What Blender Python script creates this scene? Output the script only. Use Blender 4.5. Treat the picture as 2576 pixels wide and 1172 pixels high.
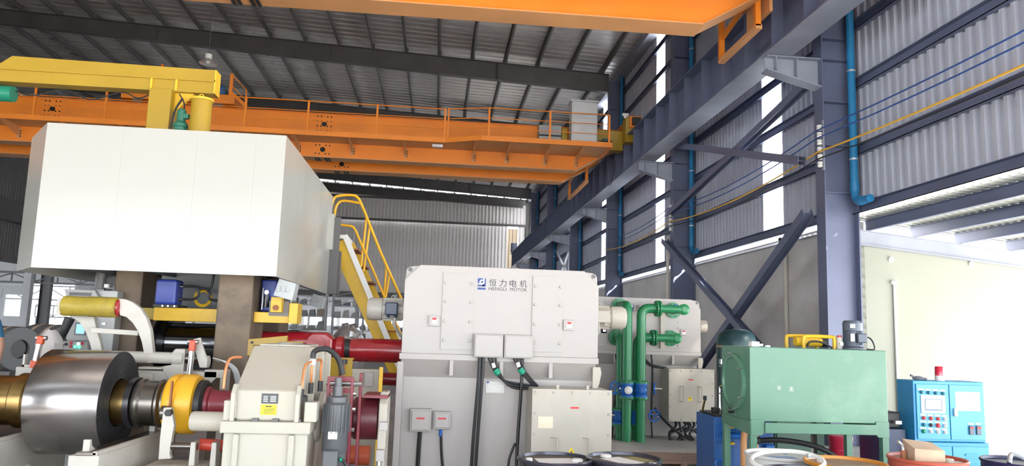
import bpy, bmesh, math, random
from mathutils import Vector, Matrix
random.seed(7)
for _o in list(bpy.data.objects): bpy.data.objects.remove(_o)
scene = bpy.context.scene
C = scene.collection
PI = math.pi

# ------------------------------------------------------------------ camera
F, CX, CY, CZ = 1885.0, 1288.0, 586.0, 1.82
_d = Vector((1095 - CX, -(832 - CY), -F)).normalized()
_u = Vector((.031, 1, 0)); _u.z = -(_u.x*_d.x + _u.y*_d.y)/_d.z; _u.normalize()
_x = _d.cross(_u)
ROT = Matrix((_x, _d, _u))
cam_data = bpy.data.cameras.new('camera')
cam_data.sensor_fit = 'HORIZONTAL'; cam_data.sensor_width = 36.0
cam_data.lens = F/2576*36.0
cam_data.clip_start = .05; cam_data.clip_end = 400
cam = bpy.data.objects.new('camera', cam_data); C.objects.link(cam)
cam.matrix_world = Matrix.Translation((0, 0, CZ)) @ ROT.to_4x4()
scene.camera = cam

# ------------------------------------------------------------------ sky, sun, exposure
world = bpy.data.worlds.new('sky'); scene.world = world
world.use_nodes = True
_bg = world.node_tree.nodes['Background']
_bg.inputs[0].default_value = (.86, .93, 1.0, 1)
_bg.inputs[1].default_value = 6.6
sun_data = bpy.data.lights.new('sun', 'SUN'); sun_data.energy = 55.0; sun_data.angle = .06
sun_data.color = (1, .95, .86)
sun = bpy.data.objects.new('sun', sun_data); C.objects.link(sun)
sun.rotation_euler = Vector((-.62, .55, -.56)).to_track_quat('-Z', 'Y').to_euler()
sun.location = (30, -30, 30)
vs = scene.view_settings
vs.view_transform = 'Standard'; vs.look = 'None'; vs.gamma = 1; vs.use_curve_mapping = False
vs.exposure = 0.5

# ------------------------------------------------------------------ helpers
def at(px, py, X=None, Y=None, Z=None):
    """point of the place seen at a pixel of the 2576x1172 photograph, on one world plane"""
    v = ROT @ Vector((px - CX, -(py - CY), -F))
    if Y is not None: t = Y/v.y
    elif X is not None: t = X/v.x
    else: t = (Z - CZ)/v.z
    return Vector((v.x*t, v.y*t, v.z*t + CZ))

_mats = {}
def mat(name, col, rough=.5, metal=0.0, var=.12, scale=3.0, bump=0.0, bscale=40.0, dirt=None, damt=.35,
        dscale=2.2, emit=None, estr=0.0, alpha=None, trans=0.0, coat=0.0, stretch=None, spec=.5):
    if name in _mats: return _mats[name]
    m = bpy.data.materials.new(name); m.use_nodes = True
    nt = m.node_tree; N = nt.nodes; L = nt.links
    b = N['Principled BSDF']
    b.inputs['Roughness'].default_value = rough
    b.inputs['Metallic'].default_value = metal
    b.inputs['Specular IOR Level'].default_value = spec
    if coat: b.inputs['Coat Weight'].default_value = coat; b.inputs['Coat Roughness'].default_value = .12
    c = (*col, 1)
    tc = N.new('ShaderNodeTexCoord'); src = tc.outputs['Object']
    if stretch:
        mp = N.new('ShaderNodeMapping'); mp.inputs['Scale'].default_value = stretch
        L.new(src, mp.inputs['Vector']); src = mp.outputs['Vector']
    if var > 0:
        nz = N.new('ShaderNodeTexNoise'); nz.inputs['Scale'].default_value = scale; nz.inputs['Detail'].default_value = 5
        L.new(src, nz.inputs['Vector'])
        mr = N.new('ShaderNodeMapRange')
        mr.inputs['From Min'].default_value = .25; mr.inputs['From Max'].default_value = .75
        mr.inputs['To Min'].default_value = 1 - var; mr.inputs['To Max'].default_value = 1 + var*.5
        L.new(nz.outputs['Fac'], mr.inputs['Value'])
        mx = N.new('ShaderNodeMix'); mx.data_type = 'RGBA'; mx.blend_type = 'MULTIPLY'
        mx.inputs['Factor'].default_value = 1; mx.inputs[6].default_value = c
        L.new(mr.outputs['Result'], mx.inputs[7]); out = mx.outputs[2]
        if dirt:
            n2 = N.new('ShaderNodeTexNoise'); n2.inputs['Scale'].default_value = dscale; n2.inputs['Detail'].default_value = 9
            n2.inputs['Roughness'].default_value = .65
            L.new(src, n2.inputs['Vector'])
            r2 = N.new('ShaderNodeMapRange'); r2.inputs['From Min'].default_value = .5; r2.inputs['From Max'].default_value = .72
            r2.inputs['To Max'].default_value = damt
            L.new(n2.outputs['Fac'], r2.inputs['Value'])
            m2 = N.new('ShaderNodeMix'); m2.data_type = 'RGBA'
            L.new(r2.outputs['Result'], m2.inputs['Factor']); L.new(out, m2.inputs[6]); m2.inputs[7].default_value = (*dirt, 1)
            out = m2.outputs[2]
        L.new(out, b.inputs['Base Color'])
        rr = N.new('ShaderNodeMapRange'); rr.inputs['To Min'].default_value = max(.03, rough - .08); rr.inputs['To Max'].default_value = min(1, rough + .08)
        L.new(nz.outputs['Fac'], rr.inputs['Value']); L.new(rr.outputs['Result'], b.inputs['Roughness'])
    else:
        b.inputs['Base Color'].default_value = c
    if bump:
        nb = N.new('ShaderNodeTexNoise'); nb.inputs['Scale'].default_value = bscale; nb.inputs['Detail'].default_value = 4
        L.new(src, nb.inputs['Vector'])
        bp = N.new('ShaderNodeBump'); bp.inputs['Strength'].default_value = bump; bp.inputs['Distance'].default_value = .02
        L.new(nb.outputs['Fac'], bp.inputs['Height']); L.new(bp.outputs['Normal'], b.inputs['Normal'])
    if emit:
        b.inputs['Emission Color'].default_value = (*emit, 1); b.inputs['Emission Strength'].default_value = estr
    if trans: b.inputs['Transmission Weight'].default_value = trans
    if alpha is not None: b.inputs['Alpha'].default_value = alpha
    _mats[name] = m
    return m

W = {}          # world position of every object's origin (unrotated builds)
def _link(o, parent, wloc):
    C.objects.link(o)
    if parent is not None:
        o.parent = parent; o.location = Vector(wloc) - W[parent]
    else: o.location = wloc
    W[o] = Vector(wloc)

class MB:
    """collects shapes; build() links them as one mesh object"""
    def __init__(s): s.v = []; s.f = []; s.s = []; s.M = None
    def add(s, vs_, fs, smooth=False):
        k = len(s.v)
        s.v += [(s.M @ Vector(p)) if s.M else Vector(p) for p in vs_]
        for f in fs: s.f.append([k + i for i in f]); s.s.append(smooth)
        return s
    def box(s, x0, x1, y0, y1, z0, z1):
        if x0 > x1: x0, x1 = x1, x0
        if y0 > y1: y0, y1 = y1, y0
        if z0 > z1: z0, z1 = z1, z0
        return s.add([(x0,y0,z0),(x1,y0,z0),(x1,y1,z0),(x0,y1,z0),(x0,y0,z1),(x1,y0,z1),(x1,y1,z1),(x0,y1,z1)],
                     [(3,2,1,0),(4,5,6,7),(0,1,5,4),(1,2,6,5),(2,3,7,6),(3,0,4,7)])
    def cb(s, c, sx, sy, sz):
        return s.box(c[0]-sx/2, c[0]+sx/2, c[1]-sy/2, c[1]+sy/2, c[2]-sz/2, c[2]+sz/2)
    def _frame(s, p0, p1, up):
        p0 = Vector(p0); p1 = Vector(p1); a = (p1 - p0).normalized(); up = Vector(up)
        if abs(a.dot(up.normalized())) > .98: up = Vector((0,1,0)) if abs(a.z) > .9 else Vector((0,0,1))
        sd = a.cross(up).normalized(); u2 = sd.cross(a).normalized()
        return p0, p1, a, sd, u2
    def bar(s, p0, p1, w, h, up=(0,0,1)):
        p0, p1, a, sd, u = s._frame(p0, p1, up)
        q = [(-1,-1),(1,-1),(1,1),(-1,1)]
        vv = [p + sd*(i*w/2) + u*(j*h/2) for p in (p0, p1) for i, j in q]
        return s.add(vv, [(0,1,2,3),(7,6,5,4),(0,4,5,1),(1,5,6,2),(2,6,7,3),(3,7,4,0)])
    def hbeam(s, p0, p1, w, h, tf=.02, tw=.015, up=(0,0,1)):
        p0, p1, a, sd, u = s._frame(p0, p1, up)
        o = u*(h/2 - tf/2)
        s.bar(p0 + o, p1 + o, w, tf, u); s.bar(p0 - o, p1 - o, w, tf, u); s.bar(p0, p1, tw, h - 2*tf, u)
        return s
    def cyl(s, p0, p1, r0, r1=None, n=16, cap=True, smooth=True):
        r1 = r0 if r1 is None else r1
        p0, p1, a, sd, u = s._frame(p0, p1, (0,0,1))
        ring = lambda p, r: [p + sd*(math.cos(2*PI*i/n)*r) + u*(math.sin(2*PI*i/n)*r) for i in range(n)]
        s.add(ring(p0, r0) + ring(p1, r1), [(i, n+i, n+(i+1)%n, (i+1)%n) for i in range(n)], smooth)
        if cap:
            s.add(ring(p0, r0), [tuple(range(n))]); s.add(ring(p1, r1), [tuple(reversed(range(n)))])
        return s
    def lathe(s, o, axis, prof, n=24, smooth=True, cap=True):
        o = Vector(o); p0, p1, a, sd, u = s._frame(o, o + Vector(axis), (0,0,1))
        vv = []
        for r, h in prof:
            vv += [o + a*h + sd*(math.cos(2*PI*i/n)*r) + u*(math.sin(2*PI*i/n)*r) for i in range(n)]
        ff = []
        for k in range(len(prof) - 1):
            ff += [(k*n+i, (k+1)*n+i, (k+1)*n+(i+1)%n, k*n+(i+1)%n) for i in range(n)]
        s.add(vv, ff, smooth)
        if cap:
            if prof[0][0] > 1e-4: s.add(vv[:n], [tuple(range(n))])
            if prof[-1][0] > 1e-4: s.add(vv[-n:], [tuple(reversed(range(n)))])
        return s
    def tube(s, pts, r, n=8, smooth=True, seg=0, closed=False):
        P = [Vector(p) for p in pts]
        if seg:
            Q = []
            for i in range(len(P) - 1):
                a = P[max(i-1, 0)]; b = P[i]; c = P[i+1]; d = P[min(i+2, len(P)-1)]
                for k in range(seg):
                    t = k/seg
                    Q.append(.5*((2*b) + (c-a)*t + (2*a-5*b+4*c-d)*t*t + (3*b-a-3*c+d)*t**3))
            P = Q + [P[-1]]
        ref = None; vv = []; m = len(P)
        for i, p in enumerate(P):
            if closed: t = (P[(i+1) % m] - P[i-1]).normalized()
            else: t = (P[min(i+1, m-1)] - P[max(i-1, 0)]).normalized()
            if ref is None:
                ref = Vector((0,0,1)) if abs(t.z) < .9 else Vector((1,0,0))
            sd = t.cross(ref).normalized(); ref = sd.cross(t).normalized()
            vv += [p + sd*(math.cos(2*PI*k/n)*r) + ref*(math.sin(2*PI*k/n)*r) for k in range(n)]
        ff = []
        for i in range(m if closed else m - 1):
            j = (i+1) % m
            ff += [(i*n+k, i*n+(k+1)%n, j*n+(k+1)%n, j*n+k) for k in range(n)]
        s.add(vv, ff, smooth)
        if not closed:
            s.add(vv[:n], [tuple(reversed(range(n)))]); s.add(vv[-n:], [tuple(range(n))])
        return s
    def prism(s, poly, axis, a0, a1):
        """polygon in the plane normal to axis ('x': (y,z), 'y': (x,z), 'z': (x,y)), extruded a0..a1"""
        mk = {'x': lambda p, a: (a, p[0], p[1]), 'y': lambda p, a: (p[0], a, p[1]), 'z': lambda p, a: (p[0], p[1], a)}[axis]
        n = len(poly)
        vv = [mk(p, a0) for p in poly] + [mk(p, a1) for p in poly]
        return s.add(vv, [tuple(range(n)), tuple(range(2*n-1, n-1, -1))] + [(i, n+i, n+(i+1)%n, (i+1)%n) for i in range(n)])
    def ball(s, c, rx, ry=None, rz=None, n=12, m=8):
        ry = rx if ry is None else ry; rz = rx if rz is None else rz; c = Vector(c)
        vv = [c + Vector((0,0,rz))]
        for j in range(1, m):
            th = PI*j/m
            vv += [c + Vector((rx*math.sin(th)*math.cos(2*PI*i/n), ry*math.sin(th)*math.sin(2*PI*i/n), rz*math.cos(th))) for i in range(n)]
        vv.append(c - Vector((0,0,rz))); L = len(vv) - 1
        ff = [(0, 1+i, 1+(i+1)%n) for i in range(n)]
        for j in range(m-2):
            ff += [(1+j*n+i, 1+(j+1)*n+i, 1+(j+1)*n+(i+1)%n, 1+j*n+(i+1)%n) for i in range(n)]
        ff += [(1+(m-2)*n+i, L, 1+(m-2)*n+(i+1)%n) for i in range(n)]
        return s.add(vv, ff, True)
    def torus(s, c, axis, R, r, n=20, k=6):
        c = Vector(c); p0, p1, a, sd, u = s._frame(c, c + Vector(axis), (0,0,1))
        return s.tube([c + sd*(math.cos(2*PI*i/n)*R) + u*(math.sin(2*PI*i/n)*R) for i in range(n)], r, k, closed=True)
    def mesh(s, name, off=Vector((0,0,0))):
        me = bpy.data.meshes.new(name)
        me.from_pydata([tuple(p - off) for p in s.v], [], s.f)
        me.polygons.foreach_set('use_smooth', s.s)
        bm = bmesh.new(); bm.from_mesh(me); bmesh.ops.recalc_face_normals(bm, faces=bm.faces); bm.to_mesh(me); bm.free()
        me.update()
        if any(s.s): me.set_sharp_from_angle(angle=.61)
        return me
    def build(s, name, m, parent=None, bev=0, seg=2, label=None, kind=None):
        xs = [p.x for p in s.v]; ys = [p.y for p in s.v]; zs = [p.z for p in s.v]
        off = Vector(((min(xs)+max(xs))/2, (min(ys)+max(ys))/2, min(zs)))
        me = s.mesh(name, off); me.materials.append(m)
        o = bpy.data.objects.new(name, me); _link(o, parent, off)
        if bev:
            b = o.modifiers.new('bevel', 'BEVEL'); b.width = bev; b.segments = seg; b.limit_method = 'ANGLE'; b.angle_limit = .7
            b.harden_normals = False
        if label: o['label'] = label
        if kind: o['kind'] = kind
        return o

def tag(o, label, cat, group=None, kind=None):
    o['label'] = label; o['category'] = cat
    if group: o['group'] = group
    if kind: o['kind'] = kind
    return o
def thing(name, label, cat, loc, group=None):
    o = bpy.data.objects.new(name, None); o.empty_display_size = .1
    _link(o, None, Vector(loc)); tag(o, label, cat, group)
    return o
def struct(name, o_or_loc):
    if isinstance(o_or_loc, bpy.types.Object): o = o_or_loc
    else:
        o = bpy.data.objects.new(name, None); o.empty_display_size = .1; _link(o, None, Vector(o_or_loc))
    o['kind'] = 'structure'
    return o
def inst(src, parent, wloc, name=None, rot=None):
    """another object sharing src's mesh"""
    o = bpy.data.objects.new(name or src.name.split('.')[0], src.data)
    for md in src.modifiers:
        if md.type == 'BEVEL':
            b = o.modifiers.new('bevel', 'BEVEL'); b.width = md.width; b.segments = md.segments; b.limit_method = 'ANGLE'; b.angle_limit = .7
    _link(o, parent, Vector(wloc))
    if rot: o.rotation_euler = rot
    return o
def copy_tree(o, parent=None):
    c = o.copy(); C.objects.link(c)
    if parent is not None: c.parent = parent; c.matrix_parent_inverse = o.matrix_parent_inverse.copy()
    for ch in o.children: copy_tree(ch, c)
    return c
def at_rot(root, loc, rz=0):
    root.location = loc; root.rotation_euler = (0, 0, rz); W[root] = Vector(loc); return root

def text_mb(mb, txt, o, height, xdir=(1,0,0), updir=(0,0,1), width=None, thick=.002):
    """flat raised lettering added to a builder: o = lower left corner"""
    cu = bpy.data.curves.new('lettering', 'FONT'); cu.body = txt; cu.size = 1; cu.extrude = 0; cu.resolution_u = 2
    ob = bpy.data.objects.new('lettering', cu); C.objects.link(ob)
    dg = bpy.context.evaluated_depsgraph_get(); me = bpy.data.meshes.new_from_object(ob.evaluated_get(dg))
    vv = [v.co.copy() for v in me.vertices]; ff = [tuple(p.vertices) for p in me.polygons]
    bpy.data.objects.remove(ob); bpy.data.curves.remove(cu); bpy.data.meshes.remove(me)
    if not vv: return 0
    x0 = min(v.x for v in vv); x1 = max(v.x for v in vv); y0 = min(v.y for v in vv); y1 = max(v.y for v in vv)
    sy = height/(y1 - y0); sx = sy if width is None else width/(x1 - x0)
    xd = Vector(xdir).normalized(); ud = Vector(updir).normalized(); o = Vector(o)
    mb.add([o + xd*((v.x - x0)*sx) + ud*((v.y - y0)*sy) for v in vv], ff)
    return len(vv)
# ------------------------------------------------------------------ materials
STEEL = mat('steel_paint', (.115,.11,.112), .42, .1, .2, 1.2)
PURL = mat('purlin_paint', (.17,.162,.158), .45, .1, .2, 1.2)
COLB = mat('steel_paint_glare', (.135,.155,.245), .42, .1, .2, 1.2)  # right-side steel; the bluish window glare is put into this colour
YELR = mat('safety_yellow', (.80,.43,.02), .4, 0, .1, 2)
STEEL2 = mat('steel_paint_bright', (.31,.33,.40), .45, .2, .2, 1.5)
ROOF = mat('roof_sheet', (.66,.63,.615), .30, .5, .25, .6, dirt=(.16,.14,.13), damt=.35, dscale=.5)
CLAD = mat('wall_sheet', (.50,.52,.60), .45, .1, .12, .7)
CLADF = mat('end_sheet', (.70,.66,.65), .55, .1, .15, .6)
CONC = mat('concrete_floor', (.42,.41,.40), .55, 0, .3, .5, dirt=(.1,.1,.1), damt=.4)
YARD = mat('yard_concrete', (.42,.41,.39), .8, 0, .2, .3)
PLAST = mat('grey_plaster', (.66,.64,.63), .85, 0, .18, .6, bump=.15, bscale=12, dirt=(.40,.38,.37), damt=.5, dscale=.7)
PLASTW = mat('pale_plaster', (.29,.30,.26), .85, 0, .10, .5, bump=.1, bscale=10, dirt=(.24,.25,.21), damt=.35, dscale=.6)
BLUEPIPE = mat('blue_pvc', (.02,.20,.42), .35, 0, .12, 2)
ORANGE = mat('crane_orange', (.82,.24,.02), .42, 0, .14, 1.0, dirt=(.45,.16,.05), damt=.3, dscale=.8)
ORANGE2 = mat('crane_orange_dusty', (.62,.30,.12), .55, 0, .15, 1.0)
YEL = mat('yellow_paint', (.72,.44,.02), .42, 0, .14, 2, dirt=(.3,.18,.05), damt=.35, dscale=2.5)
YEL2 = mat('yellow_bright', (.36,.225,.01), .4, 0, .1, 2)
DARK = mat('dark_rubber', (.018,.018,.02), .5, 0, .2, 4)
BLACK = mat('black_paint', (.012,.012,.016), .28, 0, .2, 3)
WHITE = mat('white_paint', (.78,.77,.74), .4, 0, .06, 2)
GALV = mat('galvanised', (.62,.64,.66), .35, .6, .15, 4)
CHROME = mat('bright_steel', (.72,.72,.72), .22, 1.0, .1, 3)
RUST = mat('rail_rust', (.33,.13,.06), .8, 0, .3, 8)
PORC = mat('porcelain', (.75,.75,.72), .3, 0, .05, 4)

def frp():
    m = bpy.data.materials.new('translucent_sheet'); m.use_nodes = True; nt = m.node_tree
    N = nt.nodes; N.remove(N['Principled BSDF'])
    t = N.new('ShaderNodeBsdfTranslucent'); d = N.new('ShaderNodeBsdfDiffuse'); a = N.new('ShaderNodeMixShader')
    t.inputs[0].default_value = (.93,.96,1,1); d.inputs[0].default_value = (.8,.84,.9,1); a.inputs[0].default_value = .18
    nt.links.new(t.outputs[0], a.inputs[1]); nt.links.new(d.outputs[0], a.inputs[2])
    nt.links.new(a.outputs[0], N['Material Output'].inputs[0])
    return m
FRP = frp()

BAY = 8.95
COLY = [13.2 + BAY*i for i in range(-2, 6)]     # -4.7, 4.25, 13.2 ... 57.95
XC0, XC1, XW = 7.08, 7.75, 7.80                # column faces, cladding line
YE = 63.5                                      # gable end
XL = -24.0                                     # left column row
def zr(X): return 13.40 + .0435*(7.0 - X) if X > -22 else 13.40 + .0435*29 - .0435*(-22 - X)

# ------------------------------------------------------------------ floor and yard
struct('floor', MB().box(-46, XW+2.2, YE, 96, -.2, -.002).build('floor_far', CONC)); struct('floor', MB().box(-46, XW, -9, YE, -.2, 0).build('floor', CONC))
fw0 = struct('wall_front_unseen', (-9, -9, 0)); FW = mat('front_sheet', (.40,.40,.41), .6, .1, .15, .6)  # unseen wall behind the camera, added to narrow and steer incoming daylight
for (x0, x1, z0, z1) in ((-46, -14, 5.5, 14.6), (-24, -14, 0, 5.5), (-14, XW, 5.5, 14.6)): MB().box(x0, x1, -9.2, -9, z0, z1).build('cladding_panel', FW, fw0)
for x in (-14.2,): MB().box(x-.2, x+.2, -9.0, -8.6, 0, 13.2).build('unseen_opening_post', STEEL, fw0)  # unseen post at the edge of the added wall's opening
struct('wall_outer_left_unseen', MB().box(-46.2, -46, -9, 64, 2.8, 13).build('wall_outer_left_unseen', FW))  # unseen wall added to cut side light, low gap left to admit some
struct('yard_ground', MB().box(XW, 60, -40, 60, -.2, -.01).build('yard_ground', YARD))
struct('yard_ground', MB().box(-46, XW, -40, -9, -.2, -.01).build('yard_ground', YARD))

# ------------------------------------------------------------------ roof: sheets and purlins
ceil = struct('ceiling', (-9, 27, 13.4))
def ribs(w, n, depth, top, foot):
    """trapezoid profile: list of (along, out)"""
    p = w/n; pts = []
    for i in range(n):
        a = i*p
        pts += [(a, 0), (a + p - top - 2*foot, 0), (a + p - top - foot, depth), (a + p - foot, depth)]
    pts.append((w, 0))
    return pts
prof = ribs(.9, 2, .075, .09, .014)
def roof_sheet(xa, xb):
    mb = MB(); vv = []
    for (a, o) in prof:
        vv += [(xa, a, zr(xa) + o), (xb, a, zr(xb) + o)]
    mb.add(vv, [(2*i, 2*i+1, 2*i+3, 2*i+2) for i in range(len(prof)-1)])
    return mb
s0 = roof_sheet(-22, XW + .25).build('roof_sheet', ROOF, ceil)
s1 = roof_sheet(-46, -22.001).build('roof_sheet', ROOF, ceil)
z0, z1 = W[s0], W[s1]
for i in range(80):
    y = -8.1 + .9*i + .45
    if i == 0:
        s0.location.y = y - W[ceil].y; s1.location.y = y - W[ceil].y; continue
    inst(s0, ceil, (z0.x, y, z0.z)); inst(s1, ceil, (z1.x, y, z1.z))
pmb = MB()
for k in range(20):
    X = 6.75 - 1.42*k
    mb = MB(); z = zr(X) - .115
    mb.box(X-.01, X+.01, -8, YE, z-.11, z+.11); mb.box(X-.01, X+.07, -8, YE, z-.115, z-.10); mb.box(X-.07, X+.01, -8, YE, z+.10, z+.113)
    for yc in COLY: mb.box(X+.01, X+.11, yc-.12, yc+.12, z-.12, z+.10)      # cleats on the rafters
    mb.build('purlin', PURL, ceil)
mb = MB(); mb.box(XC1-.35, XC1+.05, -8, YE, 12.98, 13.28); mb.build('eaves_gutter', STEEL2, ceil)

# rafters
ORD = {0: 'first', 1: 'second', 2: 'third', 3: 'fourth', 4: 'fifth', 5: 'sixth', 6: 'seventh', 7: 'eighth'}
RAFL = {4: 'long dark steel roof rafter running above the yellow jib crane', 5: 'dark steel roof rafter just above the far orange crane handrail',
        2: 'dark steel roof rafter over the near crane, above the picture', 3: 'dark steel roof rafter above the near orange crane girder'}
for i, yc in enumerate(COLY):
    if i < 2: continue
    r = thing('roof_rafter', RAFL.get(i, 'dark steel roof rafter under the roof near the gable end, %s from camera' % ORD[i-2]), 'rafter', (-7, yc, 12.4), 'roof rafters')
    def zl(X, d): return zr(X) - .24 - d
    for X0, X1, n in ((XC0, -22, 'rafter_beam'),):
        d0, d1 = .82, .60
        web = MB()
        P = lambda X, d: (X, zr(X) - .23 - d)
        web.prism([P(X0, 0), P(X1, 0), P(X1, d1), P(X0, d0)], 'y', yc-.008, yc+.008); web.build('web', STEEL, r)
        f = MB(); f.prism([P(X0, 0), P(X1, 0), P(X1, .02), P(X0, .02)], 'y', yc-.13, yc+.13); f.build('top_flange', STEEL, r)
        f = MB(); f.prism([P(X0, d0-.02), P(X1, d1-.02), P(X1, d1), P(X0, d0)], 'y', yc-.13, yc+.13); f.build('bottom_flange', STEEL, r)
        for X in (2.2, -4.9, -12.0, -17.0):
            d = d0 + (d1-d0)*(X0-X)/(X0-X1)
            s = MB(); s.prism([P(X-.012, .02), P(X+.012, .02), P(X+.012, d-.02), P(X-.012, d-.02)], 'y', yc-.125, yc+.125); s.build('splice_plate', STEEL, r)

# ------------------------------------------------------------------ right wall
wr = struct('wall_right', (XW, 28, 4.23))
wprof = ribs(.9, 4, .075, .07, .012)
def wall_sheet(zb, zt, m, parent):
    mb = MB(); vv = []
    for (a, o) in wprof: vv += [(XW + .06 - o, a, zb), (XW + .06 - o, a, zt)]
    mb.add(vv, [(2*i, 2*i+1, 2*i+3, 2*i+2) for i in range(len(wprof)-1)])
    return mb.build('cladding_sheet', m, parent)
mids = [yc + BAY*.42 for yc in COLY] 
base = wall_sheet(4.23, 13.35, CLAD, wr); bl = W[base].copy(); first = True
strip0 = None
for i in range(80):
    y = -8.1 + .9*i + .45
    if y > YE: break
    near = min(abs(y - m) for m in mids)
    if near < .45:
        if strip0 is None:
            strip0 = wall_sheet(4.23, 13.35, FRP, wr); strip0.name = 'skylight_strip'; strip0.location.y = y - W[wr].y
        else: inst(strip0, wr, (bl.x, y, bl.z), 'skylight_strip')
    elif first: base.location.y = y - W[wr].y; first = False
    else: inst(base, wr, (bl.x, y, bl.z))
for z in (4.32, 5.42, 6.70, 7.85, 9.0, 10.15, 11.3, 12.4):
    g = MB(); g.box(XW-.02, XW-.005, -8, YE, z-.10, z+.10); g.box(XW-.11, XW-.02, -8, YE, z+.088, z+.10); g.box(XW-.11, XW-.02, -8, YE, z-.10, z-.088)
    g.box(XW-.11, XW-.098, -8, YE, z-.10, z-.07); g.build('girt', COLB, wr)
struct('wall_right_lower', MB().box(XC1+.02, XC1+.26, 13.36, YE, 0, 4.12).build('wall_right_lower', PLAST))
fl = MB(); fl.prism([(XC1-.06, 4.02), (XW+.1, 4.2), (XW+.1, 4.18), (XC1-.06, 4.0)], 'y', 13.4, YE); 
struct('trim_1', fl.build('trim_1', GALV))

# columns
CL = {2: 'blue-grey steel column nearest the camera, behind the green tank', 3: 'second blue-grey steel column along the right wall, behind the rear motor',
      4: 'third steel column along the right wall, left of the tall light strip', 5: 'fourth steel column along the right wall, next to white X braces',
      6: 'fifth steel column along the right wall, under the far crane', 7: 'farthest steel column along the right wall by the gable end'}
for i, yc in enumerate(COLY):
    if i < 2: continue
    c = thing('steel_column', CL[i], 'column', (7.4, yc, 0), 'columns along the right wall')
    MB().box(XC0, XC0+.025, yc-.16, yc+.16, 0, 12.6).build('inner_flange', COLB, c)
    MB().box(XC1-.025, XC1, yc-.16, yc+.16, 0, 13.2).build('outer_flange', COLB, c)
    MB().box(XC0+.025, XC1-.025, yc-.008, yc+.008, 0, 12.9).build('web', COLB, c)
    for z in (4.6, 5.5, 6.35, 7.18, 7.6, 8.6, 9.6, 10.6, 11.6):
        MB().box(XC0+.025, XC1-.025, yc-.15, yc+.15, z-.008, z+.008).build('stiffener', COLB, c)
    b = MB(); b.box(6.02, XC0, yc-.14, yc+.14, 7.17, 7.19); b.prism([(XC0, 6.62), (XC0, 6.65), (6.02, 6.93), (6.02, 6.9)], 'y', yc-.14, yc+.14)
    b.prism([(XC0, 6.65), (6.02, 6.93), (6.02, 7.17), (XC0, 7.17)], 'y', yc-.01, yc+.01)
    b.box(6.2, 6.22, yc-.13, yc+.13, 6.9, 7.17); b.box(6.6, 6.62, yc-.13, yc+.13, 6.8, 7.17)
    b.build('crane_bracket', STEEL2, c)
    # tie from the girder top to the column
    MB().box(6.4, XC0, yc-.06, yc+.06, 8.3, 8.42).build('girder_tie', COLB, c)

# crane runway
rw = thing('crane_runway_girder', 'long dark crane runway girder with rusty rail along right wall', 'girder', (6.25, 27, 7.2))
MB().box(5.98, 6.52, -8, YE-1.2, 7.2, 7.225).build('bottom_flange', STEEL2, rw)
MB().box(5.98, 6.52, -8, YE-1.2, 8.38, 8.41).build('top_flange', COLB, rw)
MB().box(6.235, 6.265, -8, YE-1.2, 7.225, 8.38).build('web', COLB, rw)
for k in range(56):
    y = -7 + 1.24*k
    MB().box(6.0, 6.235, y-.006, y+.006, 7.225, 8.38).build('stiffener', COLB, rw)
MB().box(6.21, 6.29, -8, YE-1.2, 8.41, 8.53).build('crane_rail', RUST, rw)
mb = MB()
for k in range(110):
    y = -7 + .62*k
    MB().box(6.12, 6.2, y-.03, y+.03, 8.41, 8.445).build('rail_clip', RUST, rw)

# end-stop at the far end
es = MB(); es.box(6.0, 6.5, YE-1.5, YE-1.2, 8.53, 9.3); es.prism([(YE-1.5, 8.53), (YE-1.5, 9.2), (YE-2.1, 8.53)], 'x', 6.1, 6.4)
tag(es.build('rail_end_stop', COLB), 'dark end stop block at far end of crane rail', 'end stop')

# bracing between the first two columns
def brace(p, q, w, h, label, m=COLB, cat='brace'):
    return tag(MB().hbeam(p, q, w, h, .012, .01, up=(1,0,0)).build('cross_brace', m), label, cat, 'wall braces')
y1, y2 = COLY[2] + .2, COLY[3] - .2
XB = 6.93
brace((XB, y1, 6.75), (XB, y2, 5.55), .16, .16, 'upper diagonal brace rising toward near column, in front of light strip')
brace((XB-.1, y2, 7.75), (XB-.1, y1, 5.25), .16, .16, 'upper diagonal brace descending from second column to insulators')
brace((XB, y1, 4.25), (XB, y2-1.2, .35), .18, .2, 'lower diagonal brace descending from near column toward rear motor')
brace((XB-.12, y2+.1, 4.75), (XB-.12, y1+.3, .9), .16, .18, 'lower diagonal brace falling from second column toward green tank')
yb, yc_ = COLY[4] + .3, COLY[5] - .3
for a, b_, l in ((4.6, 7.0, 'pale steel X-brace leg rising to the fourth column'), (7.0, 4.6, 'pale steel X-brace leg falling to the fourth column')):
    tag(MB().bar((7.3, COLY[5]+.3, a), (7.3, COLY[6]-3.0, b_), .12, .03, (0,0,1)).build('cross_brace', GALV), l, 'brace', 'wall braces')

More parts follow.
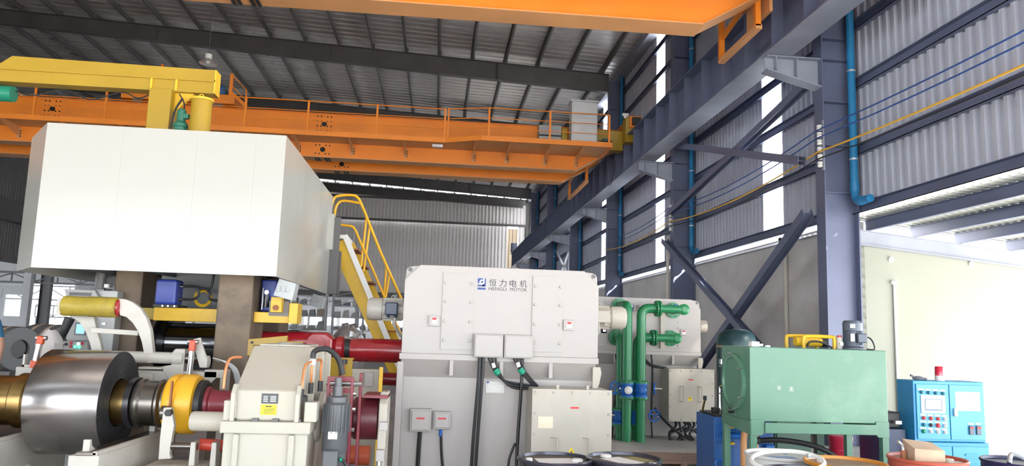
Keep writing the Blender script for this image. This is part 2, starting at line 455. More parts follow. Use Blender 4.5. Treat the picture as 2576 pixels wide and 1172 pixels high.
# downpipes with elbows and straps
PL = {2: 'blue plastic downpipe on the nearest column with elbow above lean-to roof', 3: 'blue plastic downpipe beside the second column',
      4: 'blue plastic downpipe beside the third column', 5: 'blue plastic downpipe beside the fourth column', 6: 'blue plastic downpipe far away beside the fifth column', 7: 'blue plastic downpipe by the last column'}
for i, yc in enumerate(COLY):
    if i < 2: continue
    y = yc - .27; x = 7.60
    t = thing('downpipe', PL[i], 'pipe', (x, y, 4.3), 'blue downpipes')
    MB().tube([(x, y, 13.0), (x, y, 12.3), (x, y+.0, 11.9), (x, y, 4.62), (x, y-.02, 4.50), (x+.0, y-.09, 4.42), (x, y-.2, 4.40), (x, y-.5, 4.40)], .072, 14).build('pipe', BLUEPIPE, t)
    MB().cyl((x, y, 4.6), (x, y, 4.78), .082, n=14).build('coupling', BLUEPIPE, t)
    MB().cyl((x, y-.16, 4.40), (x, y-.28, 4.40), .08, n=14).build('coupling', BLUEPIPE, t)
    for z in (5.2, 6.9, 8.9, 10.8):
        MB().cyl((x, y, z), (x, y, z+.035), .08, n=14).build('strap', GALV, t)

# insulators and wires strung along the wall
def insul(y, X, z0, n, lab):
    t = thing('insulator_rack', lab, 'insulator', (X, y, z0), 'wire insulators')
    MB().box(X+.05, X+.08, y-.03, y+.03, z0-.05, z0+n*.15).build('rack_bar', STEEL2, t)
    for k in range(n):
        z = z0 + .14*k
        MB().lathe((X, y, z), (0,0,1), [(.02,0),(.045,.01),(.05,.04),(.03,.055),(.05,.07),(.045,.10),(.02,.11)], 12).build('insulator', PORC, t)
insul(13.0, 6.98, 5.05, 6, 'rack of white porcelain insulators on the near column')
insul(22.0, 6.98, 5.05, 6, 'rack of white porcelain insulators on the second column')
WB = mat('wire_blue', (.03,.08,.28), .5, 0, 0); WY = mat('wire_yellow', (.75,.42,.04), .5, 0, 0); WK = mat('wire_dark', (.02,.02,.03), .5, 0, 0)
for k, (m, z, n) in enumerate(((WB, 5.75, 'highest blue'), (WB, 5.6, 'lower blue'), (WY, 5.33, 'yellow'), (WK, 5.2, 'black'))):
    def sag(ya, za, yb_, zb, s): return [(6.93, ya + (yb_-ya)*q/10, za + (zb-za)*q/10 - s*4*(q/10)*(1-q/10)) for q in range(11)]
    pts = sag(3.5, z+.02, 13.0, z, .12) + sag(13.0, z, 22.0, z, .22)[1:] + sag(22.0, z, 31, z+.1, .2)[1:]
    tag(MB().tube(pts, .016 if m is WY else .013, 6).build('overhead_wire', m), '%s wire strung between the wall insulators' % n, 'wire', 'wires along the wall')
tag(MB().cyl((7.72, 16.0, .6), (7.72, 16.0, 3.95), .045, n=10).build('conduit', mat('conduit_beige', (.6,.56,.5), .5)), 'pale vertical conduit pipe on grey masonry between columns', 'pipe')
tag(MB().cyl((6.98, 22.25, .6), (6.98, 22.25, 4.9), .05, n=10).build('conduit', mat('conduit_beige', (.6,.56,.5), .5)), 'pale vertical conduit pipe at the second column', 'pipe')
tag(MB().tube([(7.72, 16.0, 3.9), (7.72, 16.0, 4.05), (7.70, 16.2, 4.12)], .05, 10).build('conduit_cowl', BLACK), 'black bent cowl topping the pale conduit on masonry', 'pipe')

# ------------------------------------------------------------------ lean-to on the right
struct('wall_lean_to', MB().prism([(XC1, 0), (13.0, 0), (13.0, 3.42), (XC1, 3.92)], 'y', 13.36, 13.6).build('wall_lean_to', PLASTW))
lt = struct('lean_to_roof', (9.7, 8, 3.9))
def zlt(X): return 4.17 - .094*(X - XW)
lprof = ribs(.9, 5, .03, .05, .02)
lm = MB(); vv = []
for (a, o) in lprof: vv += [(XW-.02, a, zlt(XW) + o), (13.2, a, zlt(13.2) + o)]
lm.add(vv, [(2*i, 2*i+1, 2*i+3, 2*i+2) for i in range(len(lprof)-1)])
LTM = mat('lean_to_sheet', (.48,.50,.48), .4, .15, .12, .8)
l0 = lm.build('roof_sheet', LTM, lt); ll = W[l0].copy()
for i in range(23):  # rows continue out of view, extended to shade the lean-to wall
    y = -7.1 + .9*i + .45
    if i == 0: l0.location.y = y - W[lt].y
    else: inst(l0, lt, (ll.x, y, ll.z))
for X in (8.05, 8.95, 9.85, 10.9, 11.95, 12.95):
    z = zlt(X) - .11; MB().hbeam((X, -7, z), (X, 13.36, z), .09, .2, .012, .01).build('purlin', COLB, lt)
for y in (13.25, 5.6, -2.0):
    MB().hbeam((XC1, y, zlt(XC1) - .36), (13.0, y, zlt(13.0) - .36), .14, .28, .015, .012).build('rafter', STEEL2 if y > 10 else COLB, lt)
lp = thing('lean_to_post', 'steel post carrying the outer edge of the lean-to roof', 'column', (12.9, 5.6, 0))
MB().box(12.8, 13.0, 5.5, 5.7, 0, 3.2).build('shaft', STEEL, lp); MB().box(12.7, 13.1, 5.4, 5.8, 0, .03).build('base_plate', STEEL, lp)
for px, py, n in ((2240, 653, 'left'), (2442, 664, 'right')):
    p = at(px, py, Y=13.36)
    t = thing('wall_rosette', '%s one of two round white fittings high on pale wall' % n, 'wall fitting', (p.x, 13.3, p.z), 'wall fittings')
    MB().lathe((p.x, 13.36, p.z), (0,-1,0), [(.05,0),(.05,.03),(.03,.045)], 14).build('cover', WHITE, t)
    MB().cb((p.x, 13.305, p.z), .03, .015, .008).build('slot', STEEL, t)
p = at(2350, 641, Y=13.36); tag(MB().cb((p.x, 13.335, p.z), .16, .05, .04).build('cable_stub', STEEL), 'small grey bracket on pale wall between white fittings', 'bracket')
p = at(2252, 710, Y=13.3); t = thing('white_conduit', 'thin white conduit running down the pale lean-to wall', 'pipe', (p.x, 13.3, .3))
MB().cyl((p.x, 13.33, .3), (p.x, 13.33, p.z), .026, n=8).build('pipe', WHITE, t); MB().cyl((p.x-.06, 13.33, p.z), (p.x+.04, 13.33, p.z), .035, n=8).build('elbow', WHITE, t)
for z, n in ((1.05, 'upper'), (.55, 'lower')):
    tag(MB().box(9.3, 13.0, 13.30, 13.36, z, z+.06).build('cable_trunking', WHITE), '%s white cable trunking low on pale wall behind blue cabinet' % n, 'trunking')

# ------------------------------------------------------------------ gable end
wf = struct('wall_far', (-9, YE, 4.8))
gprof = ribs(.9, 3, .05, .09, .03)
def gsheet(zb, zt, yo, m, name='cladding_sheet'):
    mb = MB(); vv = []
    for (a, o) in gprof: vv += [(a, YE + yo - o, zb), (a, YE + yo - o, zt)]
    mb.add(vv, [(2*i, 2*i+1, 2*i+3, 2*i+2) for i in range(len(gprof)-1)]); return mb.build(name, m, wf)
CREAM = mat('cream_sheet', (.62,.50,.36), .6, 0, .1, 1)
g0 = None; g1 = None; gc = None
for i in range(35):
    X = 7.6 - .9*(i+1) + .45
    # lower tall sheets
    cream = i in (1, 18, 19)
    if cream:
        if gc is None: gc = gsheet(4.7, 10.7, .05, CREAM); gcl = W[gc].copy(); gc.location.x = X - W[wf].x
        else: inst(gc, wf, (X, gcl.y, gcl.z))
    elif g0 is None: g0 = gsheet(4.7, 11.12, 0, CLADF); g0l = W[g0].copy(); g0.location.x = X - W[wf].x
    else: inst(g0, wf, (X, g0l.y, g0l.z))
    if i in (5, 6, 11, 12, 16): wf.children[-1].scale.z = .975
    # upper band in front
    if g1 is None: g1 = gsheet(11.05, 12.75, -.2, CLADF); g1l = W[g1].copy(); g1.location.x = X - W[wf].x
    else: inst(g1, wf, (X, g1l.y, g1l.z))
    mb = gsheet(12.7, zr(X) - .09, 0, CLADF); mb.location.x = X - W[wf].x
for z in (4.75, 10.95, 12.85):
    MB().box(XL, 7.7, YE-.32, YE-.22, z-.1, z+.1).build('girt', STEEL, wf)
for X in (2.0, -4.5, -11, -17.5):
    MB().box(X-.12, X+.12, YE+.12, YE+.35, 4.6, 13.2).build('gable_post', STEEL, wf)
MB().box(XL, 7.7, YE-.45, YE-.25, 4.35, 4.7).build('door_header', STEEL, wf)
MB().hbeam((7.0, YE-.8, 12.75), (-22, YE-.8, 13.9), .3, .7).build('gable_rafter', STEEL, wf)

MB().box(7.35, XW+.1, YE-.3, YE+.25, 0, 13.5).build('corner_post', STEEL, wf)
# ------------------------------------------------------------------ overhead cranes
def girder(parent, ya, yb, zb, zt, xr=4.45, name='girder', m=ORANGE):
    P = [(-23, zb), (xr, zb), (xr+1.35, zb+.78), (xr+1.35, zt), (-23, zt)]
    g = MB().prism(P, 'y', ya+.05, yb-.05).build(name, m, parent)
    MB().box(-23, xr+.02, ya, yb, zb-.025, zb).build('bottom_flange', ORANGE2, g)
    MB().prism([(xr, zb-.02), (xr+1.35, zb+.76), (xr+1.35, zb+.78), (xr, zb)], 'y', ya, yb).build('end_flange', ORANGE2, g)
    MB().box(-23, xr+1.35, ya, yb, zt, zt+.02).build('top_flange', m, g)
    return g
def splice(parent, X, y, z0, z1, hole=True, under=None):
    MB().box(X-.28, X+.28, y-.012, y, z0, z1).build('splice_plate', ORANGE, parent)
    n = max(2, round((z1 - z0)/.16)); src = None
    for k in range(n):
        z = z0 + .06 + (z1 - z0 - .12)*k/(n-1)
        for dx in (-.22, -.1, .1, .22):
            if src is None: src = MB().cyl((X+dx, y-.035, z), (X+dx, y-.012, z), .026, n=6).build('splice_bolt', DARK, parent); off = W[src] - Vector((X+dx, y, z))
            else: inst(src, parent, Vector((X+dx, y, z)) + off)
    if hole: MB().cyl((X, y-.016, (z0+z1)/2), (X, y-.008, (z0+z1)/2), .085, n=16).build('access_hole', BLACK, parent)
    if under:
        for dx in (-.22, -.12, .1, .2): MB().box(X+dx-.03, X+dx+.03, under[0], under[1], under[2]-.05, under[2]-.02).build('splice_bar', DARK, parent)
def carriage(parent, y0, y1):
    MB().box(6.05, 6.45, y0, y1, 8.62, 9.02).build('end_carriage', ORANGE, parent, .01)
    for y in (y0+.35, y1-.35):
        MB().cyl((6.17, y, 8.78), (6.33, y, 8.78), .25, n=24).build('wheel', STEEL, parent)
    for y, d in ((y0, -1), (y1, 1)):
        MB().box(6.12, 6.40, y, y+.12*d, 8.7, 8.95).build('buffer', DARK, parent)

# far crane
cr = thing('overhead_crane', 'far orange double-girder bridge crane with handrailed walkway', 'crane', (-8, 25.6, 8.53))
carriage(cr, 23.4, 28.2)
g1 = girder(cr, 24.33, 24.87, 7.32, 8.75)
girder(cr, 26.42, 27.02, 7.35, 8.75, 4.35)
for X in (-12.36, -3.91):
    splice(cr, X, 24.38, 8.12, 8.72); splice(cr, X, 24.38, 7.36, 7.76, under=(24.36, 24.84, 7.32))
splice(cr, -3.55, 26.46, 7.4, 7.72, under=(26.5, 26.95, 7.35))
MB().prism([(-23, 23.3), (.06, 23.3), (1.15, 22.75), (5.3, 22.75), (5.3, 24.38), (-23, 24.38)], 'z', 7.79, 7.82).build('walkway_deck', ORANGE2, cr)
e = MB(); e.box(-23, .06, 23.27, 23.31, 7.74, 7.9); e.bar((.06, 23.29, 7.82), (1.15, 22.74, 7.82), .04, .16); e.box(1.15, 5.32, 22.72, 22.76, 7.74, 7.9); e.box(5.28, 5.32, 22.76, 24.3, 7.74, 7.9)
e.build('kick_plate', ORANGE, cr)
posts = [-16.4, -14.4, -12.35, -10.3, -8.25, -6.16, -4.25, -2.12, 0.02]
for X in posts:
    MB().box(X-.03, X+.03, 23.28, 23.33, 7.82, 8.86).build('handrail_post', ORANGE, cr)
MB().box(.10, .15, 23.25, 23.3, 7.82, 8.86).build('handrail_post', ORANGE, cr)
for X in (1.39, 3.32, 5.22):
    MB().box(X-.03, X+.03, 22.74, 22.79, 7.82, 8.80).build('handrail_post', ORANGE, cr)
for z in (8.84, 8.52, 8.2):
    MB().tube([(-23, 23.3, z), (.05, 23.3, z)], .018 if z > 8.8 else .013, 6).build('handrail', ORANGE, cr)
    MB().tube([(.1, 23.27, z), (1.39, 22.76, z-.04), (5.22, 22.76, z-.04)], .018 if z > 8.8 else .013, 6).build('handrail', ORANGE, cr)
for X in [-15 + 1.72*k for k in range(9)] + [1.0, 2.1, 3.4, 4.45]:
    yo = 23.3 if X < .5 else 22.78
    b = MB(); b.prism([(yo, 7.79), (24.4, 7.79), (24.4, 7.5), (24.3, 7.5), (yo, 7.73)], 'x', X-.012, X+.012); b.box(X-.06, X+.06, 24.36, 24.385, 7.42, 7.72)
    bk = b.build('walkway_bracket', ORANGE2, cr)
    q = MB()
    for z in (7.47, 7.55, 7.63): q.cyl((X+.06, 24.34, z), (X+.06, 24.37, z), .022, n=6)
    q.build('bracket_bolts', DARK, bk)
cab = MB().box(4.08, 4.93, 23.2, 23.7, 7.82, 9.33).build('electrical_cabinet', mat('cabinet_grey', (.55,.56,.58), .45), cr, .015, label='pale grey electrical cabinet on the crane walkway')
MB().box(4.04, 4.97, 23.15, 23.75, 9.33, 9.37).build('cabinet_lid', _mats['cabinet_grey'], cab)
d_ = MB(); d_.box(4.14, 4.87, 23.18, 23.2, 7.95, 8.75); d_.box(4.14, 4.87, 23.18, 23.2, 8.79, 9.25); d_.build('cabinet_door', _mats['cabinet_grey'], cab, .004)
rs = MB()
for k in range(2):
    rs.box(3.05, 3.78, 23.35, 23.75, 7.85 + .36*k, 8.16 + .36*k)
rs = rs.build('resistor_box', mat('resistor_grey', (.32,.33,.33), .5, .3), cr, .008)
for k in range(2):
    for j in range(4): MB().box(3.12 + .17*j, 3.24 + .17*j, 23.335, 23.35, 7.93 + .36*k, 8.08 + .36*k).build('louvre', STEEL2, rs)
MB().box(2.72, 2.95, 23.4, 23.6, 7.85, 8.0).build('brake_unit', DARK, cr, .02)
MB().box(4.98, 5.95, 23.9, 24.3, 7.95, 8.62).build('drive_cover', YEL2, cr, .01)
MB().box(3.82, 4.0, 23.5, 23.9, 7.85, 8.5).build('drive_cover', YEL2, cr, .01)
MB().box(5.92, 6.2, 23.45, 23.9, 8.15, 8.95).build('end_box', YEL2, cr, .01)
m_ = MB(); m_.cyl((5.0, 23.2, 7.95), (5.4, 23.2, 7.95), .12, n=14); m_.box(5.1, 5.3, 23.1, 23.3, 8.04, 8.12); m_.build('travel_motor', mat('motor_teal', (.02,.07,.07), .4), cr)
b_ = MB(); b_.cyl((5.95, 23.6, 8.98), (5.95, 23.6, 9.06), .06, n=12); b_.box(5.85, 6.05, 23.55, 23.65, 9.06, 9.14); b_.build('floodlight', WHITE, cr)
ld = MB()
for y in (25.9, 29.4): ld.box(5.1, 5.18, y-.05, y+.05, 7.3, 8.35)
ld.build('guard_frame', ORANGE, cr); 
ld = MB(); ld.box(5.08, 5.2, 25.85, 29.45, 7.22, 7.32); ld.bar((5.14, 25.9, 8.3), (5.14, 29.4, 7.9), .06, .08); ld.build('guard_rail', ORANGE2, cr)
MB().tube([(5.5, 24.2, 7.7), (5.6, 24.5, 7.2), (5.75, 24.8, 6.95), (5.85, 24.6, 7.3), (5.8, 24.3, 7.7)], .012, 6, seg=4).build('festoon_cable', DARK, cr)
MB().box(-.35, -.02, 23.4, 23.6, 7.62, 7.7).build('work_light', GALV, cr)
# trolley riding on it
tr = thing('crane_trolley', 'orange hoist trolley with stair rail riding on far crane', 'trolley', (-8.6, 25.7, 8.77))
MB().box(-10.4, -6.85, 24.5, 26.9, 8.95, 9.25).build('trolley_frame', ORANGE, tr, .01)
for X in (-9.9, -7.4):
    for y in (24.6, 26.7): MB().cyl((X, y-.06, 8.95), (X, y+.06, 8.95), .17, n=18).build('wheel', STEEL, tr)
MB().box(-7.05, -6.95, 24.5, 24.58, 9.25, 9.98).build('rail_post', ORANGE, tr)
MB().box(-9.25, -9.17, 24.5, 24.58, 9.25, 10.15).build('rail_post', ORANGE, tr)
MB().box(-6.52, -6.48, 24.5, 24.55, 8.95, 9.45).build('rail_post', ORANGE, tr)
for z in (9.95, 9.6): MB().tube([(-7.0, 24.53, z), (-6.5, 24.53, z-.5)], .016, 6).build('stair_rail', ORANGE, tr)
MB().bar((-7.0, 24.55, 9.35), (-6.45, 24.55, 8.9), .06, .10).build('stair_stringer', ORANGE, tr)
MB().cyl((-7.9, 25.0, 9.5), (-7.35, 25.0, 9.5), .2, n=18).build('hoist_motor', mat('hoist_blue', (.03,.12,.3), .4), tr)
MB().cyl((-9.6, 25.9, 9.45), (-8.2, 25.9, 9.45), .3, n=18).build('rope_drum', STEEL, tr)

# near crane
cn = thing('overhead_crane', 'near orange bridge crane crossing the top of the picture', 'crane', (-8, 11.4, 8.53))
carriage(cn, 9.3, 14.5)
girder(cn, 12.17, 12.72, 7.32, 8.9)
girder(cn, 9.75, 10.3, 7.32, 8.9)
splice(cn, -3.45, 12.22, 7.4, 7.8, under=(12.2, 12.7, 7.32))
XF = 5.6
for y in (12.55, 14.28):
    MB().box(XF-.05, XF+.05, y-.05, y+.05, 7.5, 8.7).build('guard_frame', ORANGE, cn)
MB().box(XF-.05, XF+.07, 12.5, 14.33, 7.44, 7.53).build('guard_rail', ORANGE2, cn)
MB().bar((XF, 12.55, 8.25), (XF, 14.25, 7.95), .07, .09).build('guard_rail', ORANGE, cn)
MB().box(XF-.05, XF+.05, 12.0, 14.4, 8.62, 8.75).build('guard_beam', ORANGE, cn)
MB().box(5.72, 5.78, 12.3, 13.3, 7.7, 8.4).build('collector_plate', ORANGE2, cn)

# high-bay lamp hanging from the roof
p = at(524, 150, Y=22.15)
hl = thing('high_bay_lamp', 'white high-bay lamp hanging below the long roof rafter', 'lamp', (p.x, 22.15, p.z-.15))
MB().lathe((p.x, 22.15, p.z-.12), (0,0,1), [(.26,0),(.25,.02),(.13,.10),(.09,.14)], 20, cap=False).build('reflector', GALV, hl)
MB().cyl((p.x, 22.15, p.z+.02), (p.x, 22.15, p.z+.16), .10, n=16).build('ballast', WHITE, hl)
MB().cyl((p.x, 22.15, p.z+.16), (p.x, 22.15, 13.3), .012, n=6).build('suspension_rod', STEEL, hl)
MB().ball((p.x, 22.15, p.z-.06), .07).build('bulb', WHITE, hl)
# ------------------------------------------------------------------ mill hood, jib crane, stand, stair
HOODW = mat('hood_cream', (.43,.424,.392), .22, 0, .05, .8, dirt=(.40,.385,.325), damt=.5, dscale=.7, coat=.25, spec=.35)
HX0, HX1, HY0, HY1, HZ0, HZ1 = -4.09, -1.67, 8.0, 11.7, 2.33, 3.815
hd = thing('fume_hood', 'huge glossy cream enclosure hood over the rolling mill', 'hood', (-2.9, 9.8, HZ0))
# front skin in sheets, chamfered left corner, right side
xs = [HX0, -3.33, -2.58, -1.98, HX1]
for a, b in zip(xs[:-1], xs[1:]): MB().box(a+.0004, b-.0004, HY0, HY0+.03, HZ0, HZ1).build('front_panel', HOODW, hd)
cx, cy = -4.62, 8.75
MB().prism([(HX0, HY0), (HX0, HY0+.035), (cx+.03, cy), (cx, cy)], 'z', HZ0, HZ1).build('corner_panel', HOODW, hd, .003)
MB().box(cx, cx+.03, cy, HY1, HZ0, HZ1).build('left_panel', HOODW, hd)
ys = [HY0, 9.2, 10.45, HY1]
for a, b in zip(ys[:-1], ys[1:]): MB().box(HX1-.03, HX1, a+.0004, b-.0004, HZ0, HZ1).build('side_panel', HOODW, hd)
MB().box(HX1-.03, HX1+.14, HY1-.02, HY1+.02, HZ0, HZ1-.3).build('rear_edge', STEEL, hd)
top = [(HX0, HY0), (HX1, HY0), (HX1, HY1), (cx, HY1), (cx, cy)]
MB().prism(top, 'z', HZ1, HZ1+.02).build('roof_panel', HOODW, hd)
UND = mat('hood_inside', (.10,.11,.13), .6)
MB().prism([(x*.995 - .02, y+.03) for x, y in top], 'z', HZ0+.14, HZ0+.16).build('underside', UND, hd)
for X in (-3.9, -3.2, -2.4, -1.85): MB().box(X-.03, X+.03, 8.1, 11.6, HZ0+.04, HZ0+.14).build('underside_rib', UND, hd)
MB().box(HX1, HX1+.05, 11.6, 11.72, 3.0, 3.55).build('exit_frame', HOODW, hd)

# jib crane on the hood roof
jb = thing('jib_crane', 'yellow jib crane with long arm standing on the hood roof', 'jib crane', (-3.35, 9.2, HZ1+.02))
PY = 9.2
MB().box(-3.53, -3.27, PY-.14, PY+.14, 4.0, 4.60).build('post', YEL2, jb, .008)
MB().box(-3.62, -3.18, PY-.25, PY+.25, HZ1+.02, 4.0).build('base_plate', YEL2, jb, .006)
MB().prism([(-3.27, 4.62), (-3.02, 4.62), (-3.27, 4.33)], 'y', PY-.02, PY+.02).build('gusset', YEL, jb)
lo = MB(); lo.box(-7.5, -2.79, PY-.09, PY+.09, 4.585, 4.60); lo.box(-7.5, -2.79, PY-.08, PY-.02, 4.60, 4.73); lo.box(-7.5, -2.79, PY-.1, PY+.1, 4.73, 4.755)
lo.build('lower_boom', YEL2, jb)
MB().prism([(-5.14, 4.90), (-5.32, 4.755), (-2.79, 4.755), (-2.79, 4.88)], 'y', PY-.09, PY+.05).build('upper_boom', YEL2, jb)
for X in (-3.53, -3.24): MB().box(X-.012, X+.012, PY-.1, PY-.08, 4.60, 4.73).build('boom_stiffener', YEL, jb)
MB().box(-2.80, -2.785, PY-.1, PY+.1, 4.585, 4.88).build('end_cap', YEL, jb)
MB().cyl((-2.89, 9.0, HZ1+.02), (-2.89, 9.0, 4.47), .118, n=28).build('counter_column', YEL2, jb)
MB().cyl((-2.89, 9.0, 4.45), (-2.89, 9.0, 4.475), .135, n=28).build('column_cap', YEL, jb)
MB().torus((-2.90, 9.0, 4.51), (0,1,0), .025, .007, 12, 5).build('lifting_eye', YEL, jb)
MB().box(-3.27, -2.98, 8.92, 9.15, 4.0, 4.06).build('motor_plate', YEL2, jb)
GM = mat('green_motor', (.02,.14,.09), .38, 0, .1, 4)
gm = MB().lathe((-3.11, 9.0, 4.06), (0,0,1), [(.06,0),(.075,.02),(.075,.05),(.085,.06),(.085,.09),(.07,.11),(.05,.13),(.052,.22),(.05,.26),(.03,.28)], 20).build('slew_motor', GM, jb)
MB().cb((-3.05, 8.99, 4.25), .06, .07, .06).build('terminal_box', GM, gm, .008)
MB().tube([(-3.1, 9.05, 4.34), (-3.13, 9.1, 4.45), (-3.2, 9.12, 4.56)], .008, 6, seg=4).build('motor_cable', DARK, jb)
MB().tube([(-3.24, 9.05, 4.05), (-3.22, 9.03, 4.2), (-3.2, 9.05, 4.35), (-3.15, 9.1, 4.5)], .012, 6, seg=4).build('motor_cable', DARK, jb)
MB().tube([(-5.1, 9.2, 4.5), (-4.9, 9.2, 4.46), (-4.55, 9.2, 4.55), (-4.25, 9.2, 4.45), (-3.9, 9.2, 4.56), (-3.7, 9.2, 4.50), (-3.55, 9.2, 4.57)], .008, 6, seg=6).build('festoon_cable', DARK, jb)
ht = thing('chain_hoist', 'green electric hoist hanging from the jib arm at left edge', 'hoist', (-5.25, 9.2, 4.35))
MB().cyl((-5.5, 9.2, 4.46), (-5.12, 9.2, 4.46), .095, n=22).build('motor_body', mat('green_hoist', (.01,.20,.12), .3), ht, .02)
MB().cyl((-5.7, 9.2, 4.46), (-5.5, 9.2, 4.46), .07, n=18).build('gear_case', GM, ht)
MB().box(-5.6, -5.3, 9.15, 9.25, 4.54, 4.60).build('trolley', GM, ht, .01)

# mill stand below the hood
CAST = mat('cast_iron', (.21,.155,.11), .62, .1, .55, 2.2, bump=.35, bscale=9, dirt=(.055,.05,.05), damt=.95, dscale=1.8)
ROLL = mat('ground_steel', (.16,.16,.17), .16, 1.0, .1, 2)
ROLLD = mat('oily_steel', (.045,.045,.05), .24, .9, .2, 3)
ms = thing('mill_stand', 'heavy brown cast rolling mill stand under the hood', 'mill stand', (-2.9, 9.6, 0))
MB().box(-2.42, -2.04, 8.62, 9.25, 0, HZ0+.12).build('housing_post', CAST, ms, .02)
MB().box(-2.42, -2.04, 10.2, 10.8, 0, HZ0+.12).build('housing_post', CAST, ms, .02)
MB().box(-3.84, -3.52, 9.4, 9.9, 0, HZ0+.12).build('housing_post', CAST, ms, .02)
MB().box(-3.84, -3.52, 10.6, 11.1, 0, HZ0+.12).build('housing_post', CAST, ms, .02)
# left front post sits further back; cross pieces
MB().box(-3.2, -2.42, 8.95, 9.2, 1.84, 1.99).build('crosshead', YEL, ms, .006)
MB().box(-3.52, -3.2, 9.1, 9.5, 1.85, 1.98).build('crosshead_end', mat('ochre_paint', (.40,.30,.05), .5), ms)
MB().box(-2.04, -1.65, 8.75, 8.95, 1.853, 1.97).build('crosshead', YEL, ms, .005)
MB().box(-1.65, -1.555, 8.7, 8.98, 1.85, 2.08).build('crosshead_end', YEL, ms, .006)
blk = MB().box(-1.84, -1.72, 8.62, 8.74, 1.97, 2.14).build('clevis', YEL, ms, .006)
MB().cyl((-1.78, 8.6, 2.02), (-1.78, 8.63, 2.02), .035, n=6).build('clevis_nut', RUST, blk)
MB().box(-1.88, -1.66, 8.74, 8.76, 1.93, 2.10).build('worn_plate', mat('worn_steel', (.22,.21,.20), .6, .2, .4, 9), ms)
rr_ = MB().cyl((-3.12, 9.35, 1.585), (-2.42, 9.35, 1.585), .235, n=48).build('backup_roll', ROLL, ms)
MB().cyl((-3.2, 9.35, 1.585), (-3.12, 9.35, 1.585), .27, n=40).build('roll_collar', ROLLD, ms)
MB().cyl((-3.24, 9.35, 1.585), (-3.2, 9.35, 1.585), .30, n=40).build('roll_collar', ROLLD, ms)
MB().cyl((-3.3, 9.35, 1.05), (-2.38, 9.35, 1.05), .20, n=40).build('work_roll', ROLLD, ms)
MB().box(-3.36, -2.38, 9.45, 9.55, .9, 1.82).build('chock_plate', DARK, ms)
HB = mat('hydraulic_blue', (.03,.055,.30), .4, 0, .1, 3)
hc = MB().box(-3.19, -2.955, 8.9, 9.15, 2.02, 2.31).build('gap_cylinder', HB, ms, .03, label='blue square hydraulic cylinder on the yellow crosshead')
MB().box(-3.19, -2.92, 8.88, 9.22, 1.99, 2.02).build('cylinder_flange', BLACK, hc)
for X in (-3.08, -3.02, -2.95): MB().cyl((X, 8.86, 2.005), (X, 8.89, 2.005), .012, n=8).build('bolt', CHROME, hc)
for z in (2.24, 2.09): MB().cyl((-2.955, 8.98, z), (-2.9, 8.98, z), .022, n=10).build('hose_fitting', CHROME, hc)
hc2 = MB().box(-2.03, -1.86, 8.95, 9.2, 1.98, 2.35).build('gap_cylinder', HB, ms, .02, label='blue hydraulic cylinder right of the brown post')
MB().cyl((-1.95, 8.9, 2.03), (-1.95, 8.9, 2.17), .03, n=10).build('valve_body', BLACK, hc2); MB().cyl((-1.95, 8.88, 2.2), (-1.95, 8.94, 2.2), .025, n=10).build('gauge', CHROME, hc2)
MB().cyl((-2.0, 8.92, 2.0), (-2.0, 8.92, 2.25), .012, n=8).build('tie_rod', CHROME, hc2)
for pts in ([(-2.9,8.98,2.24),(-2.78,8.98,2.24),(-2.66,8.98,2.22),(-2.6,8.98,2.24),(-2.58,8.98,2.4)], [(-2.9,8.98,2.09),(-2.8,8.98,2.09),(-2.74,8.98,2.13),(-2.73,8.98,2.2),(-2.66,8.98,2.22),(-2.61,8.98,2.16),(-2.6,8.98,2.1),(-2.44,8.98,2.08)]):
    MB().tube(pts, .016, 8, seg=4).build('hydraulic_hose', DARK, ms)
MB().torus((-2.76, 9.25, 2.12), (0,1,0), .09, .02, 20, 6).build('hand_wheel', YEL, ms)
for X in (-2.75, -2.55, -2.42): MB().box(X-.04, X+.04, 9.6, 9.68, 2.02, 2.36).build('guide_bar', GALV, ms)
MB().box(-3.34, -2.38, 9.5, 9.56, 1.97, 2.42).build('back_plate', mat('mid_grey', (.2,.21,.22), .5), ms)
# duct flaps under the hood edge
DUCT = mat('pale_grey_metal', (.42,.44,.45), .5, 0, .12, 4)
def flap(px0, px1, py0, py1, Y, lab):
    a = at(px0, py0, Y=Y); b = at(px1, py1, Y=Y)
    t = thing('valve_block', lab, 'duct', (a.x, Y, b.z), 'grey ribbed boxes under the hood edge')
    f = MB(); f.prism([(a.x, a.z), (b.x, a.z-.05), (b.x-.03, b.z-.02), (a.x-.05, b.z+.03)], 'y', Y, Y+.22); f.build('box', DUCT, t, .006)
    w = b.x - a.x
    for k in range(3):
        X = a.x + w*(.12 + .27*k); MB().box(X-.035, X+w*.14-.03, Y-.014, Y, b.z+.07, a.z-.08).build('raised_rib', DUCT, t, .006)
    return t
flap(702, 742, 700, 752, 8.35, 'pale ribbed metal box hanging at the hood front corner')
s_ = at(690, 705, Y=8.3); MB().prism([(s_.x-.02, s_.z+.02), (s_.x+.06, s_.z+.02), (s_.x+.02, s_.z-.2), (s_.x-.05, s_.z-.2)], 'y', 8.33, 8.36)
flap(788, 815, 738, 773, 10.9, 'pale ribbed metal box hanging at the hood rear corner')

